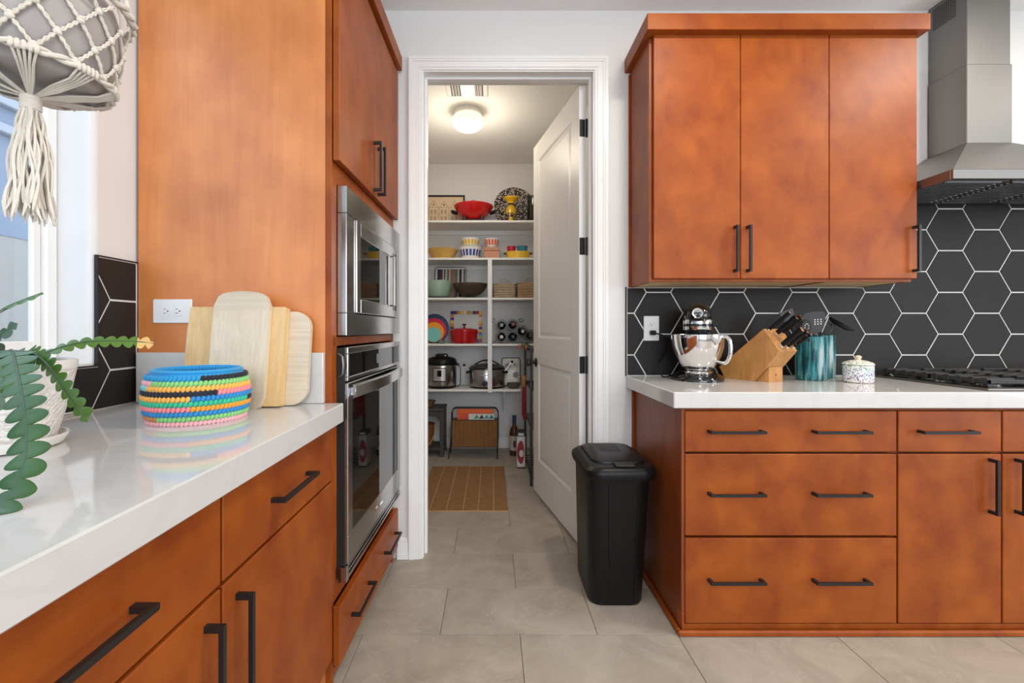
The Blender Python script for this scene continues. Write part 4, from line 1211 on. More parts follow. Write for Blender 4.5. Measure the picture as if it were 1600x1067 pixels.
def stem(pts, width, side, mat, lobes=None, dry=0, thick=.0020):
    """flat zig-zag cactus stem: lobed ribbon with thickness plus a midrib"""
    c = spline(pts, 16)
    n = len(c)
    L = [0]
    for i in range(1, n): L.append(L[-1] + (c[i] - c[i - 1]).length)
    pitch = width * 1.25 if lobes is None else L[-1] / lobes
    side = Vector(side).normalized()
    dense = []
    steps = max(30, int(L[-1] / pitch * 14))
    j = 0
    for q in range(steps + 1):
        d = L[-1] * q / steps
        while j < n - 2 and L[j + 1] < d: j += 1
        k = (d - L[j]) / max(1e-9, L[j + 1] - L[j])
        dense.append((c[j].lerp(c[j + 1], min(1, k)), d))
    vs, fs = [], []
    for q, (p, d) in enumerate(dense):
        tn = (dense[min(q + 1, steps)][0] - dense[max(q - 1, 0)][0]).normalized()
        s = (side - tn * side.dot(tn)).normalized()
        nr = tn.cross(s)
        env = min(1, d / (width * .8) + .25) * min(1, (L[-1] - d) / (width * .7) + .12)
        def lob(x):
            f = x % 1.0
            return .22 + .78 * (sin(pi * f ** 1.3) ** .5 if 0 < f < 1 else 0)
        wl, wr = width * env * lob(d / pitch), width * env * lob(d / pitch + .5)
        th = thick
        pl, pr = p + s * wl - nr * wl * .12, p - s * wr - nr * wr * .12
        vs += [pl + nr * th * .2, p + nr * th, pr + nr * th * .2, pr - nr * th * .2, p - nr * th, pl - nr * th * .2]
    for q in range(steps):
        for k in range(6):
            l = (k + 1) % 6
            fs.append((q * 6 + k, q * 6 + l, (q + 1) * 6 + l, (q + 1) * 6 + k))
    m = MB(); m.add(vs, fs + [(0, 1, 2, 3, 4, 5), tuple(steps * 6 + k for k in range(5, -1, -1))])
    if dry:
        m.m = [1 if (fi < steps * 6 and fi // 6 > steps * (1 - dry)) else 0 for fi in range(len(m.f))]
    o = m.build('stem', [mat, M['drytip']], t, smooth=50)
    MB().tube([p for p, d in dense[::3]], [.0030 * (1 - .5 * i / len(dense[::3])) + .0006 for i in range(len(dense[::3]))], 6).build('midrib', M['rib'], o)
    return o
top = Vector((px_, py_, CT + .165))
stem([top + Vector((.02, -.02, 0)), P(18, 548, .765), P(30, 590, .705), P(39, 640, .665), P(43, 690, .64), P(38, 728, .618), P(22, 765, .60), P(0, 795, .580), P(-18, 805, .566)], .0255, (1, .1, 0), LG[0], lobes=19)
stem([top + Vector((.03, .0, 0)), P(45, 550, .86), P(75, 570, .825), P(98, 602, .808), P(120, 632, .80), P(139, 658, .80)], .0165, (.75, 0, .65), LG[1])
stem([top + Vector((.02, .05, 0)), P(62, 557, .97), P(100, 542, 1.0), P(140, 534, 1.03), P(185, 533, 1.06), P(225, 535, 1.09), P(241, 537, 1.105)], .017, (.25, .8, .55), LG[1], dry=.14)
stem([top, P(-30, 512, .86), P(5, 484, .86), P(35, 470, .87), P(67, 458, .88)], .015, (.4, .7, .6), LG[1])
stem([top + Vector((.01, 0, 0)), P(-12, 535, .86), P(8, 520, .85), P(26, 505, .85)], .014, (.3, .2, 1), LG[2], lobes=5)
stem([top + Vector((.03, -.02, 0)), P(22, 552, .85), P(38, 562, .80), P(46, 580, .782)], .015, (1, 0, .6), LG[2], lobes=4)
stem([top + Vector((-.01, -.03, 0)), P(0, 562, .80), P(8, 590, .775), P(8, 622, .765)], .013, (1, 0, 0), LG[1], lobes=4)
stem([top + Vector((-.03, -.04, 0)), P(-15, 570, .79), P(-8, 605, .765), P(-18, 650, .75)], .018, (1, .2, 0), LG[2], lobes=6)
stem([top, P(-60, 540, .85), P(-90, 580, .82), P(-100, 650, .80)], .026, (1, .2, 0), LG[0])
stem([top, P(-70, 520, .95), P(-100, 480, .97), P(-120, 440, .98)], .020, (1, .2, 0), LG[0])

# ================================================================ macrame planter hanging before the window
cx, cy = -.738, .728
cot = plain('cotton_cord', (.72, .67, .58), .9, bump=.6, bscale=900, sheen=.3)
t = thing('hanging_planter', 'grey pot in a knotted cream macrame hanger at upper left', 'hanging planter', (cx, cy, 1.32))
C = Vector((cx, cy, 0))
greyc = plain('grey_ceramic', (.34, .315, .30), .45, var=.1)
pot = [(0, 1.541), (.078, 1.541), (.086, 1.545), (.098, 1.566), (.108, 1.600), (.112, 1.636), (.110, 1.668), (.106, 1.684), (.104, 1.688), (.101, 1.684), (.104, 1.640), (.098, 1.60), (.08, 1.555), (0, 1.55)]
MB().lathe([(r_, z) for r_, z in pot], C, 64).build('pot', greyc, t, smooth=50)
def prad(z):
    for (a, za), (b, zb) in zip(pot[1:8], pot[2:9]):
        if za <= z <= zb: return a + (b - a) * (z - za) / (zb - za)
    return .108
R1, z1 = .100, 1.553
def ringpts(R, z, n=64): return [C + Vector((R * cos(2 * pi * k / n), R * sin(2 * pi * k / n), z)) for k in range(n)]
def rope(m, pts, R, r, closed=True, twist=1.0):
    """two-ply twisted rope along a closed ring"""
    n = len(pts)
    for s in (0, pi):
        out = []
        for k, p in enumerate(pts):
            a = k * twist + s
            rad = (p - C); rad.z = 0; rad.normalize()
            out.append(p + rad * (r * .55 * cos(a)) + Vector((0, 0, r * .55 * sin(a))))
        m.tube(out, r * .62, 6, closed=closed)
m = MB(); rope(m, ringpts(R1 + .004, z1, 120), R1, .0058, twist=pi / 5)
m.build('lower_ring', cot, t, smooth=60)
R2, z2 = .128, 1.682
m = MB(); rope(m, ringpts(R2, z2, 120), R2, .0072, twist=pi / 4)
m.build('upper_ring', cot, t, smooth=60)
# diamond net
m = MB(); NC, NR = 14, 4
def netp(i, j):
    """j = 0 lower ring .. NR upper ring"""
    f = j / NR
    z = z1 + .004 + (z2 - .006 - z1) * f
    if f < .8: R = max(prad(z) + .0045, R1 + .003)
    else: R = R2 - .004 - (1 - f) * .02
    a = 2 * pi * (i + .5 * (j % 2)) / NC + .15
    return C + Vector((R * cos(a), R * sin(a), z))
for j in range(NR):
    for i in range(NC):
        for d in ((0, 1) if j % 2 else (-1, 0)):
            a, b = netp(i, j), netp(i + d, j + 1)
            ad = (b - a); s_ = Vector((-ad.y, ad.x, 0)).normalized() if False else Vector((0, 0, 1)).cross(ad).normalized()
            mid = (a + b) / 2; rad = (mid - C); rad.z = 0
            Rm = max((a - C).to_2d().length, (b - C).to_2d().length)
            mid = C + rad.normalized() * (Rm * .995) + Vector((0, 0, mid.z))
            for s in (-1, 1):
                tw = ad.cross(rad.normalized()).normalized() * .0017 * s
                m.tube([a + tw, (a + mid) / 2 - tw, mid + tw, (mid + b) / 2 - tw, b + tw], .0019, 6)
m.build('net', cot, t, smooth=60)
for j in range(NR + 1):
    m = MB()
    for i in range(NC):
        p = netp(i, j); rad = (p - C); rad.z = 0; rad.normalize()
        a = atan2(rad.y, rad.x)
        m.ball(p + rad * .001, (.0046, .0060, .0050), 8, 6, Matrix.Rotation(a, 3, 'Z'))
        m.ball(p + rad * .002 + Vector((0, 0, .004)), (.0036, .0048, .0034), 8, 6, Matrix.Rotation(a, 3, 'Z'))
    m.build('knot_row', cot, t, smooth=80, kind='stuff')
# cords from the lower ring to the gathering knot
gk = C + Vector((0, 0, 1.516))
m = MB(); NG = 9
for g_ in range(NG):
    a0_ = 2 * pi * g_ / NG + .55
    for q in range(5):
        a = a0_ + (q - 2) * .062
        p0 = C + Vector(((R1 + .005) * cos(a), (R1 + .005) * sin(a), z1 - .004))
        pa = C + Vector(((R1 + .008) * cos(a), (R1 + .008) * sin(a), z1 + .006))
        p1_ = C + Vector((.084 * cos(a0_ + (q - 2) * .05), .084 * sin(a0_ + (q - 2) * .05), 1.5375))
        p2_ = C + Vector((.045 * cos(a), .045 * sin(a), 1.530 - .001 * q))
        p3 = gk + Vector((.008 * cos(a), .008 * sin(a), .003))
        m.tube([pa, p0, p1_, p2_, p3], .0019, 6)
        m.ball(p0 + Vector((.002 * cos(a), .002 * sin(a), .004)), (.0042, .0042, .0075), 6, 5)
m.build('gathering_cords', cot, t, smooth=60)
m = MB()
for k in range(7): m.tube([gk + Vector((.0115 * cos(b), .0115 * sin(b), .002 - k * .0030)) for b in [2 * pi * q / 16 for q in range(16)]], .0022, 6, closed=True)
m.lathe([(.0105, -.020), (.0105, .005)], gk, 12)
m.build('wrapped_knot', cot, t, smooth=60)
m = MB(); rnd = random.Random(3)
for k in range(60):
    a = rnd.uniform(0, 2 * pi); r0 = .010 * sqrt(rnd.random()); L_ = rnd.uniform(.155, .185)
    r1_ = .006 + .026 * sqrt(rnd.random())
    pts = [gk + Vector((r0 * cos(a), r0 * sin(a), -.015))]
    wv, ph = rnd.uniform(.001, .004), rnd.uniform(0, 6)
    for q in range(1, 9):
        f = q / 8
        rr_ = r0 + (r1_ - r0) * f ** 1.1 + (.004 * sin(pi * min(1, f * 1.6)) if True else 0)
        pts.append(gk + Vector((rr_ * cos(a + .2 * f) + wv * sin(ph + f * 9), rr_ * sin(a + .2 * f) + wv * cos(ph + f * 8), -.015 - L_ * f)))
    m.tube(spline(pts, 2), [.0021] * (8 * 2 - 3) + [.0026, .0032, .0024, .0010], 5)
m.build('tassel', cot, t, smooth=60, kind='stuff')
# suspension ropes up to a ceiling hook
m = MB(); apex = C + Vector((0, 0, 2.45))
for k in range(4):
    a = 2 * pi * k / 4 + .8
    m.tube([C + Vector((R2 * cos(a), R2 * sin(a), z2)), apex], .005, 8)
m.tube([apex, C + Vector((0, 0, 2.70))], .007, 8)
m.build('suspension_rope', cot, t, smooth=60)
MB().tube(spline([C + Vector((0, 0, CZ - .001)), C + Vector((0, 0, 2.715)), C + Vector((.014, 0, 2.70)), C + Vector((0, 0, 2.688)), C + Vector((-.012, 0, 2.698))], 5), .003, 8).build('ceiling_hook', M['black'], t)

# ================================================================ pantry shelving
SF = 4.05
SZ = [2.116, 1.783, 1.427, 1.017, .610]
M['shelfw'] = plain('white_shelf_paint', (.78, .765, .74), .45)
sh_names = ['top', 'second', 'third', 'fourth', 'lowest']
what = ['red electric wok', 'patterned mixing bowls', 'bronze bowl and baskets', 'red dutch oven and wine rack', 'multicooker and slow cooker']
for i, z in enumerate(SZ):
    x1 = .679 if i < 4 else .256
    s = thing('pantry_shelf', 'white pantry shelf carrying the ' + what[i], 'shelf', (-.1, 4.2, z - .019), 'white shelves in the pantry')
    bx('board', M['shelfw'], s, -.899, x1, SF, PB - .001, z - .019, z, .0015)
    bx('cleat', M['shelfw'], s, -.899, x1, PB - .019, PB - .001, z - .062, z - .0195)
    if i == 4:
        m = MB(); m.box(.100, .120, PB - .03, PB - .0195, .36, z - .0195, .002); m.box(.100, .120, SF + .06, PB - .03, z - .04, z - .0195, .002)
        m.box(.107, .113, SF + .10, PB - .03, z - .21, z - .04, .002)
        m.build('bracket', M['shelfw'], s)
po = bx('shelf_post', M['shelfw'], None, -.039, -.001, SF - .019, SF - .0005, .585, SZ[1] - .0195, .0015)
tag(po, 'slim white vertical post in front of the pantry shelves', 'post')

# ---- ceiling lamp of the pantry
lx, ly = -.178, 3.33
t = thing('ceiling_lamp', 'round white glass ceiling lamp glowing in the pantry', 'lamp', (lx, ly, 2.55))
MB().lathe([(.098, 0), (.100, -.012), (.098, -.034), (.088, -.038)], (lx, ly, CZ - .0005), 40).build('fitter', M['trim'], t)
MB().lathe([(.086, -.0385), (.104, -.045), (.117, -.062), (.119, -.080), (.110, -.104), (.088, -.126), (.050, -.140), (0, -.144)], (lx, ly, CZ), 40).build('shade', plain('lamp_glass', (.9, .86, .78), .3, emit=(1.0, .80, .50), es=1.05), t)
ld = bpy.data.lights.new('pantry_bulb', 'POINT'); ld.energy = 9.5; ld.color = (1.0, .86, .68); ld.shadow_soft_size = .12
lo_ = bpy.data.objects.new('pantry_bulb', ld); lo_.location = (lx, ly, 2.47); COL.objects.link(lo_)
# ---- ceiling vent
t = thing('ceiling_vent', 'white ceiling register with louvres in front of the pantry lamp', 'vent', (-.165, 3.04, CZ - .012))
vx0, vx1, vy0, vy1 = -.305, -.030, 2.93, 3.125
m = MB(); m.box(vx0, vx1, vy0, vy0 + .022, CZ - .008, CZ - .0005, .002); m.box(vx0, vx1, vy1 - .022, vy1, CZ - .008, CZ - .0005, .002)
m.box(vx0, vx0 + .030, vy0 + .022, vy1 - .022, CZ - .008, CZ - .0005, .002); m.box(vx1 - .030, vx1, vy0 + .022, vy1 - .022, CZ - .008, CZ - .0005, .002)
m.build('frame', M['trim'], t)
bx('dark_duct', M['slot'], t, vx0 + .03, vx1 - .03, vy0 + .022, vy1 - .022, CZ - .002, CZ - .0008)
bx('centre_plate', M['trim'], t, -.210, -.115, vy0 + .022, vy1 - .022, CZ - .010, CZ - .003, .001)
for x in (-.268, -.250, -.232, -.106, -.088, -.070):
    s = 1 if x < -.16 else -1
    MB().add([(x, vy0 + .022, CZ - .003), (x + s * .012, vy0 + .022, CZ - .014), (x + s * .012, vy1 - .022, CZ - .014), (x, vy1 - .022, CZ - .003), (x + .0012, vy0 + .022, CZ - .003), (x + s * .012 + .0012, vy0 + .022, CZ - .014), (x + s * .012 + .0012, vy1 - .022, CZ - .014), (x + .0012, vy1 - .022, CZ - .003)],
             [(0, 1, 2, 3), (4, 5, 6, 7), (0, 1, 5, 4), (3, 2, 6, 7), (1, 2, 6, 5), (0, 3, 7, 4)]).build('louvre', M['trim'], t, smooth=0)

def bowl_prof(rt, rb, h, th=.004, curve=1.0):
    """open bowl, outside then inside"""
    out = [(rb + (rt - rb) * (k / 8) ** curve, h * k / 8) for k in range(9)]
    ins = [(max(.001, r - th), max(th, z)) for r, z in reversed(out)]
    return [(0, 0)] + out + [(rt - th * .5, h + th * .3)] + ins + [(0, th)]
def one(name, label, cat, mb, mat, group=None, smooth=40):
    return tag(mb.build(name, mat, None, smooth=smooth), label, cat, group)
def lean_quad(x0, x1, ybase, ytop, z0, H):
    le = math.asin((ytop - ybase) / H)
    return Vector((0, sin(le), cos(le))), Vector((0, -cos(le), sin(le)))

E = .0005
# ---------------- top shelf
z = SZ[0]
t = thing('framed_picture', 'black framed drawing of gabled houses leaning on the pantry wall', 'picture', (-.50, 4.34, z))
v, n = lean_quad(0, 0, 4.335, 4.378, 0, .315)
fx0, fx1, fh = -.745, -.262, .315
o = Vector((0, 4.335, z + .002))
def fr(mb, a, b, c, d, w0, w1): return mb.prism([(a, c), (b, c), (b, d), (a, d)], o + n * w0, (1, 0, 0), v, n, w1 - w0)
m = MB(); fr(m, fx0, fx1, 0, .015, 0, .014); fr(m, fx0, fx1, fh - .015, fh, 0, .014); fr(m, fx0, fx0 + .015, .015, fh - .015, 0, .014); fr(m, fx1 - .015, fx1, .015, fh - .015, 0, .014)
m.build('frame', M['black'], t, smooth=0)
m = MB(); fr(m, fx0 + .015, fx1 - .015, .015, fh - .015, .002, .005); sheet = m.build('sheet', plain('cream_paper', (.72, .55, .36), .7), t, smooth=0)
ink = plain('ink', (.10, .06, .035), .7)
m = MB()
def line(x0, y0, x1, y1, w_=.0024):
    d = Vector((x1 - x0, y1 - y0)); L_ = d.length; d /= L_; q = Vector((-d.y, d.x)) * w_ / 2
    m.prism([(x0 + q.x, y0 + q.y), (x1 + q.x, y1 + q.y), (x1 - q.x, y1 - q.y), (x0 - q.x, y0 - q.y)], o + n * .005, (1, 0, 0), v, n, .0004)
for hx0 in (-.70, -.605, -.505, -.405, ):
    hw = .088; b0, b1, b2 = .03, .19 + .012 * (hx0 * 37 % 1), .255 + .012 * (hx0 * 53 % 1)
    line(hx0, b0, hx0, b1); line(hx0 + hw, b0, hx0 + hw, b1); line(hx0, b1, hx0 + hw / 2, b2); line(hx0 + hw / 2, b2, hx0 + hw, b1); line(hx0, b1, hx0 + hw, b1); line(hx0, .12, hx0 + hw, .12); line(hx0, .06, hx0 + hw, .06)
    for wx in (.014, .050):
        for wy in (.068, .135):
            line(hx0 + wx, wy, hx0 + wx, wy + .035); line(hx0 + wx + .02, wy, hx0 + wx + .02, wy + .035); line(hx0 + wx, wy + .035, hx0 + wx + .02, wy + .035); line(hx0 + wx, wy, hx0 + wx + .02, wy); line(hx0 + wx + .01, wy, hx0 + wx + .01, wy + .035, .005)
    line(hx0 + hw / 2, b1 + .018, hx0 + hw / 2, b1 + .036, .012)
    for k in range(6): line(hx0 + .01 + .013 * k, .02, hx0 + .012 + .013 * k, .045, .004)
m.build('print', ink, sheet, smooth=0)
one('terracotta_cup', 'terracotta cup at the left end of the top pantry shelf', 'cup', MB().lathe(bowl_prof(.052, .030, .15), (PX(660, 4.15), 4.15, z + E), 24), plain('terracotta', (.58, .19, .07), .6))
wx, wy = PX(740, 4.2), 4.2
t = thing('electric_wok', 'red electric wok with black handles on the top pantry shelf', 'wok', (wx, wy, z))
red = plain('red_enamel', (.55, .010, .010), .16, coat=.4)
MB().lathe([(0, .030), (.075, .032), (.115, .062), (.150, .105), (.178, .148), (.182, .156), (.180, .160), (.170, .160)], (wx, wy, z), 48).build('pan', red, t)
lid = MB().lathe([(.1805, .1605), (.178, .166), (.14, .178), (.08, .190), (.02, .194)], (wx, wy, z), 48).build('lid', red, t)
MB().lathe([(.014, .194), (.014, .200), (.028, .206), (.026, .214), (0, .216)], (wx, wy, z), 20).build('knob', M['blackp'], lid)
for s in (-1, 1):
    m = MB(); m.tube([(wx + s * .150, wy - .03, z + .10), (wx + s * .195, wy - .035, z + .112), (wx + s * .205, wy, z + .118), (wx + s * .195, wy + .035, z + .112), (wx + s * .150, wy + .03, z + .10)], .010, 8)
    m.build('handle', M['blackp'], t)
m = MB(); m.box(wx - .085, wx + .085, wy - .09, wy + .09, z + .012, z + .029, .006)
for sx in (-1, 1):
    for sy in (-1, 1): m.loft([[(wx + sx * .075 + a, wy + sy * .075 + b, z + E) for a, b in rr(-.018, .018, -.014, .014, .006, 2)], [(wx + sx * .085 + a, wy + sy * .08 + b, z + .06) for a, b in rr(-.012, .012, -.010, .010, .005, 2)]])
m.build('base', M['blackp'], t)
leo = speckle('speckled_platter', [(.55, .40, .25), (.70, .60, .45), (.35, .25, .3), (.6, .5, .4)], 75, (.02, .016, .016))
pxx = PX(803, 4.33)
m = MB().lathe([(0, 0), (.12, .0), (.185, -.016), (.192, -.018), (.192, -.022), (.184, -.022), (.12, -.006), (0, -.005)], (0, 0, 0), 56, axis='y')
m.xf(Matrix.Translation((pxx, 4.358, z + .1935)) @ Matrix.Rotation(radians(-5), 4, 'X'))
one('platter', 'large round black and cream speckled platter leaning at the wall', 'platter', m, leo)
jx, jy = PX(798.5, 4.13), 4.13
yel = plain('yellow_plastic', (.80, .46, .008), .3)
t = thing('juicer', 'yellow and clear retro juicer before the speckled platter', 'juicer', (jx, jy, z))
MB().lathe([(.050, E), (.056, .004), (.056, .10), (.050, .155), (.040, .168)], (jx, jy, z), 28).build('jar', M['clear'], t)
MB().lathe([(.022, .006), (.024, .020), (.018, .045), (.010, .050)], (jx, jy, z), 20).build('stem', yel, t)
MB().lathe([(.047, .075), (.050, .082), (.049, .105), (.042, .130), (.026, .150), (.010, .158), (0, .159)], (jx, jy, z), 28).build('reamer', yel, t)
MB().lathe([(.030, .170), (.034, .185), (.052, .200), (.066, .212), (.068, .220), (.060, .228), (.030, .234), (0, .235)], (jx, jy, z), 28).build('cap', yel, t)
t = thing('canister', 'tall black canister at the right end of the top pantry shelf', 'canister', (.388, 4.15, z))
MB().lathe([(.068, E), (.071, .005), (.071, .215)], (.388, 4.15, z), 28).build('body', M['gloss_black'], t)
MB().lathe([(.073, .2155), (.073, .232), (.066, .236), (.0, .238)], (.388, 4.15, z), 28).build('lid', M['black'], t)

# ---------------- second shelf
z = SZ[1]
one('wooden_bowl', 'wide honey wood bowl at left on the second pantry shelf', 'bowl', MB().lathe(bowl_prof(.148, .085, .094, .006, .9), (PX(691.5, 4.2), 4.2, z + E), 40), wood('honey_bowl', (.55, .30, .06), (.72, .45, .12), scale=(4, 4, 14), rough=.35))
wh = plain('white_bowl_glaze', (.76, .74, .70), .22)
def band_bowl(name, label, x, y, z0, rt, rb, h, col, i0, i1, n=48):
    cmx = plain(name + '_glaze', col, .25)
    prof = bowl_prof(rt, rb, h, .004, .9)
    def mats(i, k): return 1 if (i0 <= i < i1 and not ((k % 3 == 0) or (i == (i0 + i1) // 2 and k % 3 == 1 and False))) else 0
    return one(name, label, 'bowl', MB().lathe(prof, (x, y, z0), n, mats=mats), [wh, cmx], 'patterned mixing bowls')
bw = PX(735, 4.18)
band_bowl('mixing_bowl', 'white mixing bowl with blue checked band, under the yellow one', bw, 4.18, z + E, .108, .075, .112, (.05, .07, .30), 3, 7, 54)
one('bowl_insert', 'white plate lid between the blue and the yellow patterned bowls', 'plate', MB().lathe([(0, 0), (.095, 0), (.1115, .004), (.1115, .008), (0, .008)], (bw, 4.18, z + .1135), 36), wh)
band_bowl('mixing_bowl', 'white mixing bowl with yellow checked band on top', bw, 4.18, z + .122, .090, .066, .070, (.72, .42, .03), 2, 7, 48)
t = thing('recipe_box', 'small reddish wooden lidded box on the second pantry shelf', 'box', (PX(768.5, 4.2), 4.2, z))
rb_ = wood('red_oak', (.36, .115, .035), (.52, .20, .07), scale=(2, 9, 9), rough=.4)
bx('body', rb_, t, PX(756.3, 4.14), PX(780.7, 4.14), 4.14, 4.27, z + E, z + .078, .002); bx('lid', rb_, t, PX(756.3, 4.14), PX(780.7, 4.14), 4.14, 4.27, z + .080, z + .112, .002)
band_bowl('mixing_bowl', 'white mixing bowl with red checked band on the wooden box', PX(768.5, 4.2), 4.2, z + .1125, .071, .048, .080, (.70, .10, .03), 3, 8, 42)
cx_ = PX(809.5, 4.17)
t = thing('casserole_dish', 'yellow oval casserole dish holding two ramekins', 'dish', (cx_, 4.17, z))
MB().lathe(bowl_prof(.113, .098, .066, .005), (cx_, 4.17, z + E), 40, sy=.8).build('dish', yel2 := plain('yellow_glaze', (.82, .50, .05), .2), t)
MB().lathe([(0, .058), (.107, .058), (.107, .0605), (0, .0605)], (cx_, 4.17, z), 40, sy=.8).build('cover', yel2, t)
for s in (-1, 1): MB().tube([(cx_ + s * .108, 4.14, z + .056), (cx_ + s * .128, 4.15, z + .058), (cx_ + s * .128, 4.19, z + .058), (cx_ + s * .108, 4.20, z + .056)], .006, 8).build('handle', plain('brown_cord', (.16, .08, .04), .7), t)
one('ramekin', 'small red ramekin on the yellow casserole dish', 'ramekin', MB().lathe(bowl_prof(.042, .032, .056, .004), (PX(799, 4.16), 4.16, z + .0612), 28), plain('red_glaze', (.50, .015, .03), .25))
one('ramekin', 'small teal ramekin on the yellow casserole dish', 'ramekin', MB().lathe(bowl_prof(.052, .040, .058, .004), (PX(816, 4.16), 4.16, z + .0612), 28), plain('teal_glaze', (.04, .20, .27), .25))

# ---------------- third shelf
z = SZ[2]
one('flat_tray', 'thin black tray under the green lattice pot', 'tray', MB().box(-.64, PX(712, 4.08), 4.062, 4.295, z + E, z + .008, .002), M['black'])
gx = PX(685.5, 4.18)
grn = plain('celadon_glaze', (.30, .43, .33), .35)
t = thing('green_pot', 'pale green ribbed pot standing on the black tray', 'pot', (gx, 4.18, z))
prof = [(0, .0)] + [(r_ + (.0022 if k % 2 else 0), zz) for k, (r_, zz) in enumerate([(.085, 0), (.095, .012), (.101, .028), (.105, .044), (.109, .060), (.112, .076), (.114, .092), (.115, .108), (.116, .124), (.117, .140)])] + [(.118, .150), (.114, .152), (.110, .14), (.09, .01), (0, .008)]
MB().lathe(prof, (gx, 4.18, z + .0085), 40).build('body', grn, t, smooth=20)
MB().lathe([(.020, .05), (.020, .166), (.0, .168)], (gx + .04, 4.20, z + .0085), 14).build('insert', plain('pale_insert', (.6, .6, .57), .4), t)
t = thing('striped_tray', 'white tray with muted vertical stripes leaning behind bowls', 'tray', (PX(704, 4.33), 4.33, z))
v, n = lean_quad(0, 0, 4.31, 4.372, 0, .318)
X0_, X1_ = PX(678.8, 4.33), PX(728.4, 4.33)
o3 = Vector((0, 4.312, z + .004))
tb = MB().prism(rr(X0_, X1_, 0, .318, .03, 5), o3, (1, 0, 0), v, n, .008).build('tray', wh, t, smooth=0)
m = MB(); m.tube([o3 + n * .008 + Vector((1, 0, 0)) * a + v * b for a, b in rr(X0_ + .003, X1_ - .003, .003, .315, .028, 5)], .0035, 6, closed=True); m.build('rim', M['steel_dk'], tb)
stc = [(205, 250, (.03, .04, .07)), (250, 280, (.16, .045, .05)), (297, 316, (.08, .08, .08)), (335, 372, (.27, .24, .08)), (385, 455, (.34, .17, .14)), (455, 490, (.15, .21, .11)), (508, 545, (.045, .02, .03)), (568, 592, (.10, .10, .10))]
for a, b, c in stc:
    a_, b_ = PX(660 + a / 8.889, 4.33), PX(660 + b / 8.889, 4.33)
    MB().prism([(a_, .02), (b_, .02), (b_, .292), (a_, .292)], o3 + n * .0081, (1, 0, 0), v, n, .0006).build('stripe', plain('stripe', c, .4), tb, smooth=0)
bx0 = PX(734.5, 4.16)
br = plain('bronze_bowl', (.085, .058, .038), .45, metal=.3, var=.3, vscale=25)
t = thing('bronze_bowl', 'dark bronze footed bowl on the third pantry shelf', 'bowl', (bx0, 4.16, z))
MB().lathe([(0, .020), (.050, .021), (.095, .040), (.130, .070), (.152, .105), (.159, .128), (.160, .133), (.155, .133), (.146, .106), (.125, .074), (.09, .046), (0, .027)], (bx0, 4.16, z), 48).build('body', br, t, smooth=60)
for k in range(4):
    a = pi / 4 + k * pi / 2
    MB().lathe([(.010, E), (.013, .006), (.008, .026)], (bx0 + .068 * cos(a), 4.16 + .068 * sin(a), z), 10).build('foot', br, t)
def weave(name, a, b, sx, sz, rough=.8):
    m, N, L, p = nodes(name)
    tc = N.new('ShaderNodeTexCoord'); mp = N.new('ShaderNodeMapping'); mp.inputs['Scale'].default_value = (sx, sx, sz)
    ch = N.new('ShaderNodeTexChecker'); ch.inputs['Scale'].default_value = 1
    n_ = N.new('ShaderNodeTexNoise'); n_.inputs['Scale'].default_value = 30
    L.new(tc.outputs['Object'], mp.inputs[0]); L.new(mp.outputs[0], ch.inputs['Vector']); L.new(tc.outputs['Object'], n_.inputs['Vector'])
    ch.inputs['Color1'].default_value = (*a, 1); ch.inputs['Color2'].default_value = (*b, 1)
    mx_ = N.new('ShaderNodeMixRGB'); mx_.blend_type = 'MULTIPLY'; mx_.inputs[0].default_value = .5
    L.new(ch.outputs[0], mx_.inputs[1]); L.new(n_.outputs['Fac'], mx_.inputs[2]); L.new(mx_.outputs[0], p.inputs['Base Color'])
    bp = N.new('ShaderNodeBump'); bp.inputs['Strength'].default_value = .6; bp.inputs['Distance'].default_value = .004
    L.new(ch.outputs['Fac'], bp.inputs['Height']); L.new(bp.outputs[0], p.inputs['Normal'])
    p.inputs['Roughness'].default_value = rough
    return m
wv = weave('pale_wicker', (.62, .47, .32), (.44, .31, .19), 95, 95)
wv2 = weave('tan_wicker', (.60, .40, .22), (.40, .24, .11), 95, 95)
def small_basket(label, x0, x1, h, mat):
    xc = (x0 + x1) / 2
    t = thing('wicker_basket', label, 'basket', (xc, 4.17, z), 'small handled baskets in the pantry')
    def O(e, zz): return [(a, b, zz) for a, b in rr(x0 - e, x1 + e, 4.085 - e, 4.275 + e, .03, 5)]
    MB().loft([O(-.006, z + E), O(0, z + .015), O(.002, z + h - .01), O(.001, z + h), O(-.008, z + h), O(-.008, z + .02)]).build('body', mat, t)
    for k in range(6):
        m = MB(); zz = z + .012 + k * (h - .02) / 5
        m.tube([(a, b, zz) for a, b in rr(x0 - .0025, x1 + .0025, 4.0825, 4.2775, .03, 5)], .0035, 6, closed=True); m.build('woven_strand', mat, t)
    m = MB(); pts = [(xc + (x1 - x0) * .24 * cos(a), 4.085, z + h - .012 + .062 * sin(a)) for a in [pi * k / 12 for k in range(13)]]
    m.tube(pts, .0065, 8); m.build('handle', plain('grey_handle', (.34, .31, .29), .6), t)
small_basket('left pale wicker basket with arched handle beside the shelf post', PX(771, 4.1), PX(805.5, 4.1), .130, wv)
small_basket('right tan wicker basket with arched handle behind the open door', PX(808.5, 4.1), PX(846, 4.1), .140, wv2)

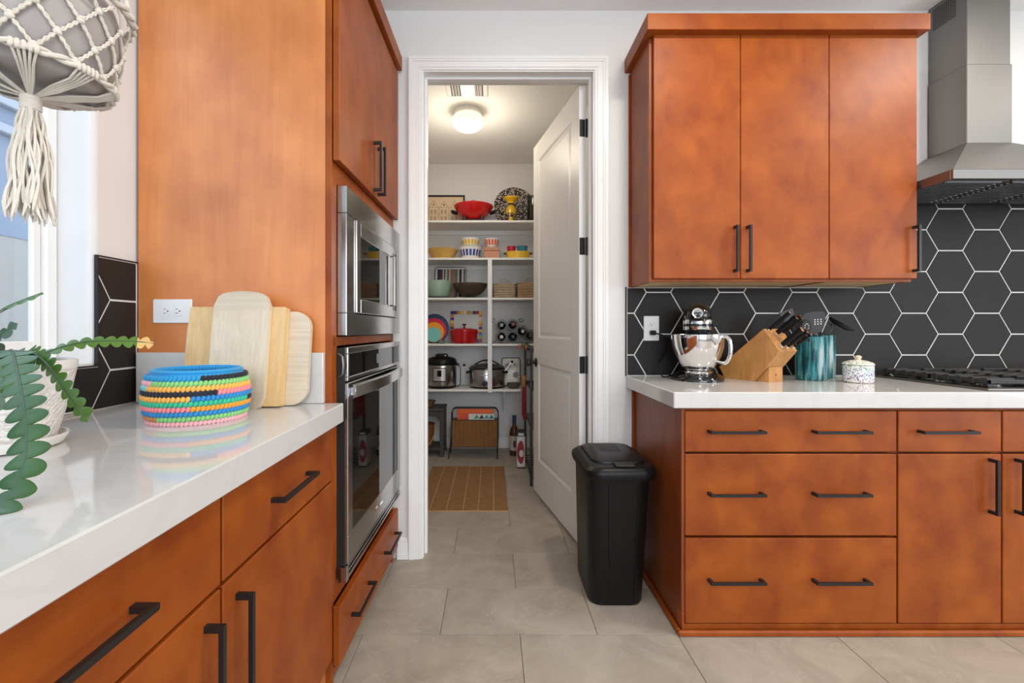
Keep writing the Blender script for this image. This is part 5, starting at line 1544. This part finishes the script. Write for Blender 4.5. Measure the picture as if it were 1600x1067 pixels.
# ---------------- fourth shelf
z = SZ[3]
bxc = PX(679, 4.2)
for nm, lab, r_, zc, yo, c in (('mixing_bowl', 'navy mixing bowl standing on edge, outermost of the nest', .134, .1365, 4.20, (.010, .045, .115)), ('mixing_bowl', 'magenta mixing bowl nested inside the navy bowl', .112, .120, 4.176, (.60, .015, .06)),
                          ('mixing_bowl', 'orange mixing bowl nested inside the magenta bowl', .092, .102, 4.156, (.85, .33, .008)), ('mixing_bowl', 'mint mixing bowl innermost of the nested bowls', .068, .080, 4.138, (.20, .55, .50))):
    m = MB().lathe([(r_, 0), (r_ * .97, .016), (r_ * .85, .04), (r_ * .65, .06), (r_ * .40, .068), (0, .07), (0, .066), (r_ * .38, .064), (r_ * .62, .056), (r_ * .82, .037), (r_ * .93, .016), (r_ * .965, 0), (r_ * .985, -.003)], (0, 0, 0), 44, axis='y')
    m.xf(Matrix.Translation((bxc, yo, z + zc)))
    one(nm, lab, 'bowl', m, plain('melamine', c, .3), 'nested mixing bowls on the fourth shelf')
one('glass_bowl', 'smoky glass bowl standing before the nested bowls', 'bowl', MB().lathe(bowl_prof(.100, .060, .092, .004, .6), (PX(681, 4.10), 4.16 - .005, z + E), 36) if False else MB().lathe(bowl_prof(.034, .022, .030, .003, .6), (PX(690, 4.08), 4.088, z + E), 36), plain('smoky_glass', (.30, .34, .33), .1, trans=.5))
t = thing('mosaic_frame', 'photo frame with bright mosaic border behind the dutch oven', 'frame', (PX(728.5, 4.33), 4.33, z))
v, n = lean_quad(0, 0, 4.31, 4.365, 0, .300)
fx0, fx1, fh = PX(703.8, 4.33), PX(753.5, 4.33), .305
o4 = Vector((0, 4.316, z + .003))
MB().prism([(fx0, 0), (fx1, 0), (fx1, fh), (fx0, fh)], o4, (1, 0, 0), v, n, .008).build('backing', wh, t, smooth=0)
MB().prism([(fx0 + .036, .036), (fx1 - .036, .036), (fx1 - .036, fh - .036), (fx0 + .036, fh - .036)], o4 + n * .008, (1, 0, 0), v, n, .0015).build('picture', plain('pale_print', (.60, .61, .58), .25, var=.1), t, smooth=0)
mc = [plain('mosaic_' + str(i), c, .2) for i, c in enumerate([(.10, .03, .10), (.30, .50, .08), (.78, .55, .05), (.72, .25, .06), (.04, .05, .25), (.75, .72, .65), (.45, .02, .06), (.12, .25, .50)])]
rnd = random.Random(5); q = 0
def mos(a, b, c, d):
    global q
    MB().prism([(a + .001, c + .001), (b - .001, c + .001), (b - .001, d - .001), (a + .001, d - .001)], o4 + n * .0081, (1, 0, 0), v, n, .003, .0008).build('mosaic_tile', mc[rnd.randrange(8)], t, smooth=0)
for k in range(10):
    w0 = fx0 + (fx1 - fx0) * k / 10; w1 = fx0 + (fx1 - fx0) * (k + 1) / 10
    mos(w0, w1, fh - .034, fh); mos(w0, w1, 0, .034)
for k in range(8):
    h0 = .034 + (fh - .068) * k / 8; h1 = .034 + (fh - .068) * (k + 1) / 8
    mos(fx0, fx0 + .034, h0, h1); mos(fx1 - .034, fx1, h0, h1)
dx = PX(725.5, 4.16); dy = 4.16
t = thing('dutch_oven', 'red enamel dutch oven with lid on the fourth shelf', 'pot', (dx, dy, z))
rd2 = plain('crimson_enamel', (.42, .006, .010), .14, coat=.4)
MB().lathe([(.100, E), (.112, .005), (.120, .03), (.1245, .105), (.127, .112)], (dx, dy, z), 48).build('body', rd2, t)
lid = MB().lathe([(.1275, .1122), (.128, .122), (.118, .130), (.07, .139), (.02, .142)], (dx, dy, z), 48).build('lid', rd2, t)
MB().lathe([(.012, .142), (.008, .152), (.009, .164), (.022, .172), (.021, .178), (0, .180)], (dx, dy, z), 20).build('knob', plain('dark_red_knob', (.09, .006, .008), .25), lid)
for s in (-1, 1): MB().loft([[(dx + s * (.120 + a), dy + b, zz) for a, b in rr(0, .032, -.038, .038, .014, 4)] for zz in (z + .094, z + .104)]).build('handle', rd2, t)
# wine rack
wire = plain('grey_wire', (.10, .10, .095), .35, metal=.8)
bots = [(783.9, 508), (801.6, 507), (816.6, 517.5), (783.6, 526.3), (801.6, 526.3), (829, 524)]
YW = 4.075
t = thing('wine_rack', 'curled grey wire wine rack on the fourth pantry shelf', 'wine rack', (PX(801, YW), YW + .1, z))
zc_ = [(PX(a, YW), PZ(b, YW)) for a, b in bots]
for yy in (YW + .02, YW + .20):
    for (x, zz) in zc_:
        m = MB(); m.tube([(x + .0485 * cos(b), yy, zz + .0485 * sin(b)) for b in [2 * pi * k / 28 for k in range(28)]], .0028, 6, closed=True); m.build('bottle_ring', wire, t)
    for sx, sz, s in ((PX(815, YW), PZ(499, YW), 1), (PX(771, YW), PZ(499, YW), -1)):
        m = MB(); m.tube([(sx + s * r_ * cos(b), yy, sz + r_ * sin(b)) for b, r_ in [(k * .35, .004 + .0012 * k) for k in range(20)]], .0026, 6); m.build('scroll', wire, t)
    m = MB(); m.tube(spline([(PX(769.5, YW), yy, z + .004), (PX(778, YW), yy, z + .020), (PX(790, YW), yy, z + .004), (PX(806, YW), yy, z + .010), (PX(830, YW), yy, z + .004)], 6), .0028, 6); m.build('foot_wire', wire, t)
for (x, zz) in zc_[3:]: MB().tube([(x, YW + .02, zz - .0485), (x, YW + .20, zz - .0485)], .0026, 6).build('cross_wire', wire, t)
btlm = [plain('bottle_green_black', (.008, .012, .008), .08), plain('bottle_brown', (.02, .012, .006), .08)]
wlab = ['wine bottle at upper left of the rack', 'wine bottle with reddish foil at top middle of the rack', 'wine bottle with pale cork at right of the rack', 'wine bottle with cream cork at lower left of the rack', 'wine bottle at lower middle of the rack', 'wine bottle at the far right of the rack by the door']
capc = [(.35, .34, .32), (.22, .05, .05), (.55, .52, .45), (.70, .66, .52), (.03, .03, .028), (.05, .09, .09)]
for i, (x, zz) in enumerate(zc_):
    if i in (0, 1, 2): zz_ = zz
    tb = thing('wine_bottle', wlab[i], 'bottle', (x, YW + .1, zz - .037), 'wine bottles in the wire rack')
    MB().lathe([(.0145, -.030), (.0155, -.025), (.0145, .030), (.020, .050), (.0375, .085), (.038, .10), (.038, .27), (.030, .28), (0, .275)], (x, YW, zz), 24, axis='y').build('glass', btlm[i % 2], tb)
    MB().lathe([(0, -.0315), (.012, -.0315), (.0150, -.0305)], (x, YW, zz), 18, axis='y').build('capsule', plain('capsule', capc[i], .4), tb)

# ---------------- lowest shelf
z = SZ[4]
ix, iy = PX(690.5, 4.20), 4.20
t = thing('multicooker', 'steel and black electric multicooker on the lowest shelf', 'cooker', (ix, iy, z))
MB().lathe([(.118, E), (.128, .004), (.132, .024)], (ix, iy, z), 48).build('base', M['blackp'], t)
st_ = plain('cooker_steel', (.40, .385, .375), .24, metal=1)
MB().lathe([(.132, .0245), (.134, .030), (.134, .205), (.131, .212)], (ix, iy, z), 48).build('body', st_, t)
lid = MB().lathe([(.136, .2125), (.139, .218), (.139, .236), (.128, .262), (.100, .278), (.05, .286), (.0, .288)], (ix, iy, z), 48).build('lid', M['blackp'], t)
m = MB(); m.loft([[(ix + a * k, iy + b * k, zz) for a, b in rr(-.055, .055, -.022, .022, .018, 4)] for k, zz in ((1, z + .284), (1.05, z + .300), (.8, z + .312))]); m.build('grip', M['gloss_black'], lid)
for s in (-1, 1): bx('side_handle', M['blackp'], t, ix + s * .130, ix + s * .162, iy - .03, iy + .03, z + .208, z + .222, .004)
m = MB()
def curved(a0, a1, zz0, zz1, R, mb, nn=10):
    rs = []
    for k in range(nn + 1):
        a = a0 + (a1 - a0) * k / nn
        rs.append([(ix + (R) * sin(a), iy - R * cos(a), zz0), (ix + (R + .004) * sin(a), iy - (R + .004) * cos(a), zz0), (ix + (R + .004) * sin(a), iy - (R + .004) * cos(a), zz1), (ix + R * sin(a), iy - R * cos(a), zz1)])
    mb.loft(rs); return mb
fp = curved(-.52, .40, z + .064, z + .190, .1345, MB()).build('front_panel', M['blackp'], t)
curved(-.46, .34, z + .074, z + .183, .1360, MB()).build('silver_panel', plain('panel_silver', (.52, .50, .48), .35, metal=.6), fp)
curved(-.20, .08, z + .112, z + .168, .1365, MB()).build('display', M['dkglass'], fp)
m = MB()
for k in range(5):
    for a in (-.42, -.34, .18, .26): curved(a, a + .05, z + .090 + k * .018, z + .096 + k * .018, .1366, m, 2)
m.build('button_marks', plain('mark_grey', (.2, .2, .2), .5), fp, smooth=0, kind='stuff')
m = MB(); m.tube(spline([(ix + .140, iy - .02, z + .205), (ix + .168, iy - .02, z + .19), (ix + .172, iy - .02, z + .10), (ix + .168, iy - .02, z + .03), (ix + .135, iy - .02, z + .010)], 6), .0035, 6); m.build('cord', M['blackp'], t)
sx_, sy_ = PX(761, 4.20), 4.20
t = thing('slow_cooker', 'oval steel slow cooker with dark lid behind the post', 'slow cooker', (sx_, sy_, z))
A, Bq = .163, .80
MB().lathe([(.150, E), (.158, .004), (.160, .016)], (sx_, sy_, z), 48, sy=Bq).build('base', M['blackp'], t)
body = MB().lathe([(.160, .0165), (.163, .024), (.163, .168), (.160, .172)], (sx_, sy_, z), 48, sy=Bq).build('body', st_, t)
MB().lathe([(.163, .1725), (.172, .176), (.172, .184), (.160, .187)], (sx_, sy_, z), 48, sy=Bq).build('rim', M['gloss_black'], t)
lid = MB().lathe([(.160, .1875), (.155, .196), (.12, .212), (.06, .222), (0, .224)], (sx_, sy_, z), 40, sy=Bq).build('lid', plain('smoked_lid', (.05, .05, .05), .06), t)
MB().tube(spline([(sx_ - .110, sy_ - .02, z + .214), (sx_ - .05, sy_ - .03, z + .245), (sx_ + .0, sy_ - .03, z + .252), (sx_ + .05, sy_ - .03, z + .245), (sx_ + .110, sy_ - .02, z + .214)], 5), .006, 8).build('lid_handle', M['blackp'], lid)
for s in (-1, 1):
    m = MB(); m.tube([(sx_ + s * .160, sy_ - .03, z + .150), (sx_ + s * .178, sy_ - .03, z + .172), (sx_ + s * (.205 if s < 0 else .225), sy_ - .03, z + (.205 if s < 0 else .235))], .004, 6); m.build('clip_wire', M['steel'], t)
    MB().ball((sx_ + s * (.209 if s < 0 else .229), sy_ - .03, z + (.207 if s < 0 else .238)), (.014, .012, .012), 10, 6).build('clip_knob', M['blackp'], t)
    m = MB(); m.tube([(sx_ + s * .150, sy_ - .05, z + .150), (sx_ + s * .185, sy_ - .04, z + .140), (sx_ + s * .185, sy_ + .04, z + .140), (sx_ + s * .150, sy_ + .05, z + .150)], .009, 8); m.build('handle', M['blackp'], t)
MB().lathe([(.024, 0), (.024, -.008), (.020, -.016), (0, -.017)], (sx_ - .018, sy_ - .130, z + .050), 20, axis='y').build('dial', M['blackp'], body)
MB().box(sx_ - .050, sx_ + .010, sy_ - .1318, sy_ - .1285, z + .118, z + .126, .001).build('badge', M['steel_dk'], body)
t = thing('glass_tray', 'upright floral glass tray with dark wire edge at shelf end', 'tray', (PX(799, 4.31), 4.31, z))
gx0, gx1 = PX(784.5, 4.31), PX(813, 4.31)
tr_m = plain('floral_tray', (.50, .48, .42), .15, var=.55, vscale=14)
v, n = lean_quad(0, 0, 4.30, 4.36, 0, .28)
o5 = Vector((0, 4.305, z + .003))
pn = MB().prism(rr(gx0, gx1, 0, .262, .02, 4), o5, (1, 0, 0), v, n, .006).build('plate', tr_m, t, smooth=0)
m = MB(); m.tube([o5 + n * .003 + Vector((1, 0, 0)) * a + v * b for a, b in rr(gx0, gx1, .001, .263, .02, 4)], .005, 6, closed=True); m.build('wire_edge', M['black'], t)
for a, b, r_, c in ((.45, .10, .028, (.25, .22, .24)), (.30, .19, .022, (.33, .22, .18)), (.70, .20, .016, (.38, .32, .22))):
    xx = gx0 + (gx1 - gx0) * (.75 if a == .45 else a)
    MB().prism([(xx + r_ * (1 + .15 * cos(5 * q_)) * cos(q_), b + r_ * (1 + .15 * cos(5 * q_)) * sin(q_)) for q_ in [2 * pi * k / 24 for k in range(24)]], o5 + n * .0061, (1, 0, 0), v, n, .0004).build('flower_print', plain('flower', c, .4), pn, smooth=0)
one('glass_dish', 'small smoky ribbed glass dish at the lowest shelf end', 'dish', MB().lathe(bowl_prof(.062, .046, .048, .005, .8), (PX(802.5, 4.13), 4.13, z + E), 28), plain('smoky_dish', (.16, .13, .12), .1, trans=.4))

# ================================================================ pantry floor
M['jute'] = weave('jute_mat', (.42, .215, .085), (.34, .165, .06), 260, 1, .9)
mw0, mw1, my0, my1 = -.495, .100, 2.863, 3.785
t = thing('jute_mat', 'tan woven mat with pale lengthwise lines on the pantry floor', 'mat', ((mw0 + mw1) / 2, 3.3, 0))
bx('weave', M['jute'], t, mw0, mw1, my0, my1, .0004, .006, .002)
for x in (-.395, -.290, -.185, -.089, .010):
    bx('pale_line', plain('jute_pale', (.55, .36, .18), .9), t, x - .0018, x + .0018, my0 + .002, my1 - .002, .006, .0067)
bx('hem', plain('jute_hem', (.50, .32, .14), .9), t, mw0, mw1, my0 - .003, my0 - .0002, .0004, .006)
# stool
gs = plain('charcoal_paint', (.055, .052, .05), .5)
t = thing('side_stool', 'dark grey stool with lower shelf at the left of the pantry', 'stool', (-.64, 4.2, 0))
s0, s1, sy0_, sy1_ = -.845, -.435, 4.08, 4.34
bx('top', gs, t, s0 - .008, s1 + .004, sy0_ - .008, sy1_ + .008, .412, .434, .003)
for x in (s0, s1 - .036):
    for y in (sy0_, sy1_ - .036): bx('leg', gs, t, x, x + .036, y, y + .036, .0005, .411, .002)
bx('lower_shelf', gs, t, s0 + .002, s1 - .002, sy0_ + .002, sy1_ - .002, .058, .080, .002)
bx('apron', gs, t, s0 + .036, s1 - .036, sy0_ + .006, sy0_ + .024, .365, .411, .002)
MB().prism([(s1 - .036, .365), (s1 - .075, .365), (s1 - .036, .318)], (0, sy0_ + .006, 0), (1, 0, 0), (0, 0, 1), (0, 1, 0), .018).build('brace', gs, t, smooth=0)
MB().prism([(s0 + .036, .365), (s0 + .075, .365), (s0 + .036, .318)], (0, sy0_ + .006, 0), (1, 0, 0), (0, 0, 1), (0, 1, 0), .018).build('brace', gs, t, smooth=0)
one('wooden_dish', 'brown wooden dish on top of the dark stool', 'dish', MB().lathe(bowl_prof(.085, .055, .050, .007), (PX(666.5, 4.2), 4.2, .4346), 28), wood('dish_wood', (.16, .09, .045), (.30, .18, .09), rough=.5))
t = thing('wicker_basket', 'round brown wicker basket with hoop handle under the stool', 'basket', (PX(663, 4.21), 4.2, .081))
bk = weave('brown_wicker', (.40, .17, .05), (.26, .10, .03), 120, 120)
bcx = PX(663, 4.2)
MB().lathe(bowl_prof(.098, .075, .195, .006, .8), (bcx, 4.2, .0806), 32).build('body', bk, t)
for k in range(7): MB().tube([(bcx + (.077 + .0033 * k) * cos(a), 4.2 + (.077 + .0033 * k) * sin(a), .092 + .029 * k) for a in [2 * pi * q / 28 for q in range(28)]], .0045, 6, closed=True).build('woven_strand', bk, t)
m = MB(); m.tube(spline([(bcx + .098, 4.17, .270), (bcx + .104, 4.11, .20), (bcx + .060, 4.092, .115), (bcx - .02, 4.10, .085), (bcx - .09, 4.12, .13), (bcx - .102, 4.17, .265)], 5), .005, 6); m.build('hoop_handle', plain('pale_cane', (.45, .30, .15), .6), t)
# magazine rack
t = thing('magazine_rack', 'black wire magazine rack with brown wicker panels', 'magazine rack', (-.17, 4.09, 0))
wk = weave('rack_wicker', (.36, .165, .05), (.24, .10, .03), 6, 240)
ax0, ax1 = PX(705.5, 4.05), PX(778.5, 4.05)
for s, yb, yt_ in ((1, 4.00, 4.075), (-1, 4.19, 4.125)):
    def Yz(zz): return yb + (yt_ - yb) * min(1, zz / .44)
    m = MB()
    e0, e1 = ax0 - .022, ax1 - .010
    path = [(e0, Yz(0), .004), (ax0, Yz(.2), .20), (ax0, Yz(.40), .40), (ax0 + .012, Yz(.43), .428), (ax0 + .03, Yz(.44), .440), (ax1 - .03, Yz(.44), .440), (ax1 - .012, Yz(.43), .428), (ax1, Yz(.40), .40), (ax1, Yz(.2), .20), (e1, Yz(0), .004)]
    m.tube(path, .0048, 8)
    m.tube([(ax0, Yz(.335), .335), (ax1, Yz(.335), .335)], .004, 8); m.tube([(ax0 + .002, Yz(.105), .105), (ax1 - .002, Yz(.105), .105)], .004, 8)
    m.build('wire_frame', M['black'], t)
    m = MB(); rg = []
    nrib = 22
    for k in range(nrib):
        x0_ = ax0 + .006 + (ax1 - ax0 - .012) * k / nrib; x1_ = ax0 + .006 + (ax1 - ax0 - .012) * (k + 1) / nrib
        m2 = MB(); mid = (x0_ + x1_) / 2; d = .004 if k % 2 else .001
        m2.loft([[(x0_, Yz(zz) - s * 0, zz), (mid, Yz(zz) - s * (.004 + d), zz), (x1_, Yz(zz), zz), (mid, Yz(zz) + s * .003, zz)] for zz in (.108, .332)])
        m2.build('wicker_strip', wk, t, smooth=0)
bx('bottom_panel', wk, t, ax0 + .006, ax1 - .006, Yz(.105) - .14, Yz(.105) - .006, .098, .104)
orange = plain('orange_cover', (.80, .13, .012), .4, var=.25, vscale=9)
mag = [('orange magazine at the back of the rack', orange, 4.118, .425, 0), ('red and yellow magazine in the middle of the rack', plain('red_cover', (.62, .08, .02), .4, var=.5, vscale=6), 4.108, .392, .02), ('white magazine with green and blue pattern at front', plain('green_white_cover', (.62, .62, .55), .35, var=.2, vscale=8), 4.095, .385, .10)]
for lab, mt, yy, zt, xo in mag:
    tm = thing('magazine', lab, 'magazine', (-.15, yy, .105), 'magazines in the wire rack')
    bx('cover', mt, tm, ax0 + .05 + xo, ax1 - .045 + xo * .1, yy - .003, yy + .003, .105, zt, .0006)
    bx('pages', M['white_pl'], tm, ax0 + .053 + xo, ax1 - .048 + xo * .1, yy + .0032, yy + .006, .108, zt - .003)
    if xo == .10:
        for k, c in enumerate(((.01, .20, .12), (.05, .30, .40), (.015, .02, .02), (.02, .25, .14))):
            x = ax1 - .060 - k * .045
            MB().prism([(x - .024, zt - .045), (x + .024, zt - .040 + .004 * (k % 2)), (x + .002, zt - .006)], (0, yy - .0032, 0), (1, 0, 0), (0, 0, 1), (0, -1, 0), .0006).build('cover_print', plain('cover_print', c, .4), tm, smooth=0)
# liquor bottle on the floor
def bottle(label, x, y, R, h, glass, cap, labcol, capname='blue'):
    t = thing('liquor_bottle', label, 'bottle', (x, y, 0))
    MB().lathe([(R * .9, E), (R, .006), (R, h * .58), (R * .86, h * .66), (R * .42, h * .74), (R * .36, h * .80), (R * .36, h * .90)], (x, y, 0), 28).build('glass', glass, t)
    MB().lathe([(R * .44, h * .80), (R * .44, h * .995), (R * .38, h), (0, h)], (x, y, 0), 20).build('cap', cap, t)
    m = MB(); rs = []
    for k in range(13):
        a = -1.3 + 2.6 * k / 12
        rs.append([(x + (R + d) * sin(a), y - (R + d) * cos(a), zz) for d, zz in ((.0003, h * .14), (.0009, h * .14), (.0009, h * .50), (.0003, h * .50))])
    lb = m.loft(rs).build('label', labcol, t)
    m = MB(); rs = []
    for k in range(9):
        a = -.35 + .7 * k / 8; q_ = sqrt(max(0, 1 - (2 * k / 8 - 1) ** 2)) * h * .09 + .001
        rs.append([(x + (R + .0012) * sin(a), y - (R + .0012) * cos(a), h * .30 - q_), (x + (R + .0012) * sin(a), y - (R + .0012) * cos(a), h * .30 + q_), (x + (R + .001) * sin(a), y - (R + .001) * cos(a), h * .30)])
    m.loft(rs).build('label_print', plain('label_ink', (.10, .03, .03), .5), lb)
    return t
bottle('liquor bottle with blue cap and pale label on pantry floor', PX(803.5, 4.14), 4.14, .041, .365, plain('amber_glass', (.06, .025, .012), .06), plain('blue_cap', (.03, .04, .16), .35), plain('pale_label', (.50, .45, .40), .6))
# tall black rack behind the door
t = thing('storage_rack', 'tall black metal rack behind the open pantry door', 'rack', (.45, 3.65, 0))
rx0, rx1, ry0_, ry1_ = .285, .62, 3.33, 3.92
for x in (rx0, rx1):
    for y in (ry0_, ry1_): MB().box(x - .009, x + .009, y - .009, y + .009, .0005, 1.02, .002).build('post', M['black'], t)
for zz in (.06, .42, .70, .98):
    m = MB()
    for x in (rx0, rx1): m.tube([(x, ry0_, zz), (x, ry1_, zz)], .005, 6)
    for k in range(9): y = ry0_ + (ry1_ - ry0_) * k / 8; m.tube([(rx0, y, zz), (rx1, y, zz)], .004, 6)
    m.build('wire_shelf', M['black'], t)
def cloth(name, label, col, y0, y1, z0, z1, x):
    m = MB(); rs = []
    for k in range(13):
        y = y0 + (y1 - y0) * k / 12
        rs.append([(x - .010 - .008 * sin(k * 1.9) - d, y, zz + .004 * sin(k * 1.1)) for d, zz in ((0, z1), (.004, z1), (.012, (z0 + z1) / 2), (.010, z0), (.005, z0), (.006, (z0 + z1) / 2))])
    one(name, label, 'towel', m.loft(rs), col)
cloth('hanging_towel', 'dark red towel hanging on the side of the black rack', plain('red_cloth', (.28, .012, .03), .9), 3.62, 3.86, .42, .68, rx0 - .006)
cloth('hanging_towel', 'mustard towel hanging above the red one on the rack', plain('mustard_cloth', (.45, .22, .05), .9), 3.64, 3.85, .685, .76, rx0 - .006)
# printed bag and dark bottle leaning by the rack
t = thing('paper_bag', 'white and red printed carton standing before the black rack', 'carton', (.235, 3.80, 0))
bgw = plain('bag_white', (.66, .64, .62), .5)
bx('box', bgw, t, .205, .272, 3.74, 3.86, .012, .265, .004)
bx('dark_band', plain('bag_dark', (.05, .03, .03), .5), t, .2035, .2735, 3.7385, 3.8615, .266, .30, .002)
bx('neck_label', bgw, t, .215, .262, 3.7375, 3.7384, .272, .292)
MB().prism([(.238 + .034 * cos(a) * (1 if cos(a) < 0 else .75), .135 + .095 * sin(a)) for a in [2 * pi * k / 24 for k in range(24)]], (0, 3.7399, 0), (1, 0, 0), (0, 0, 1), (0, -1, 0), .0006).build('red_print', plain('bag_red', (.30, .02, .03), .5), t, smooth=0)
MB().prism([(.24 + .018 * cos(a), .125 + .030 * sin(a)) for a in [2 * pi * k / 16 for k in range(16)]], (0, 3.7392, 0), (1, 0, 0), (0, 0, 1), (0, -1, 0), .0006).build('white_print', bgw, t, smooth=0)
bx('foot', plain('bag_dark2', (.05, .03, .03), .5), t, .207, .270, 3.742, 3.858, .0005, .0118)
t = thing('flower_bunch', 'artificial orange flowers with green leaves on top of rack', 'flowers', (.29, 3.66, 1.0))
rnd = random.Random(11)
for k in range(5):
    e = Vector((.270 - .05 * (k % 3) / 2, 3.60 + .04 * k, 1.005 + .012 * (k % 2)))
    MB().tube(spline([(.315, 3.66, .992), (Vector((.315, 3.66, 1.0)) + e) / 2 + Vector((0, 0, .02)), e], 4), .0022, 6).build('stem', plain('stem_green', (.03, .12, .04), .6), t)
    m = MB()
    for q in range(6): a = 2 * pi * q / 6; m.ball(e + Vector((-.004, .014 * cos(a), .014 * sin(a))), (.006, .010, .010), 6, 4)
    m.build('flower', plain('flower_orange', (.65, .13, .03), .6) if k % 2 == 0 else plain('leaf_green', (.04, .18, .07), .6), t)
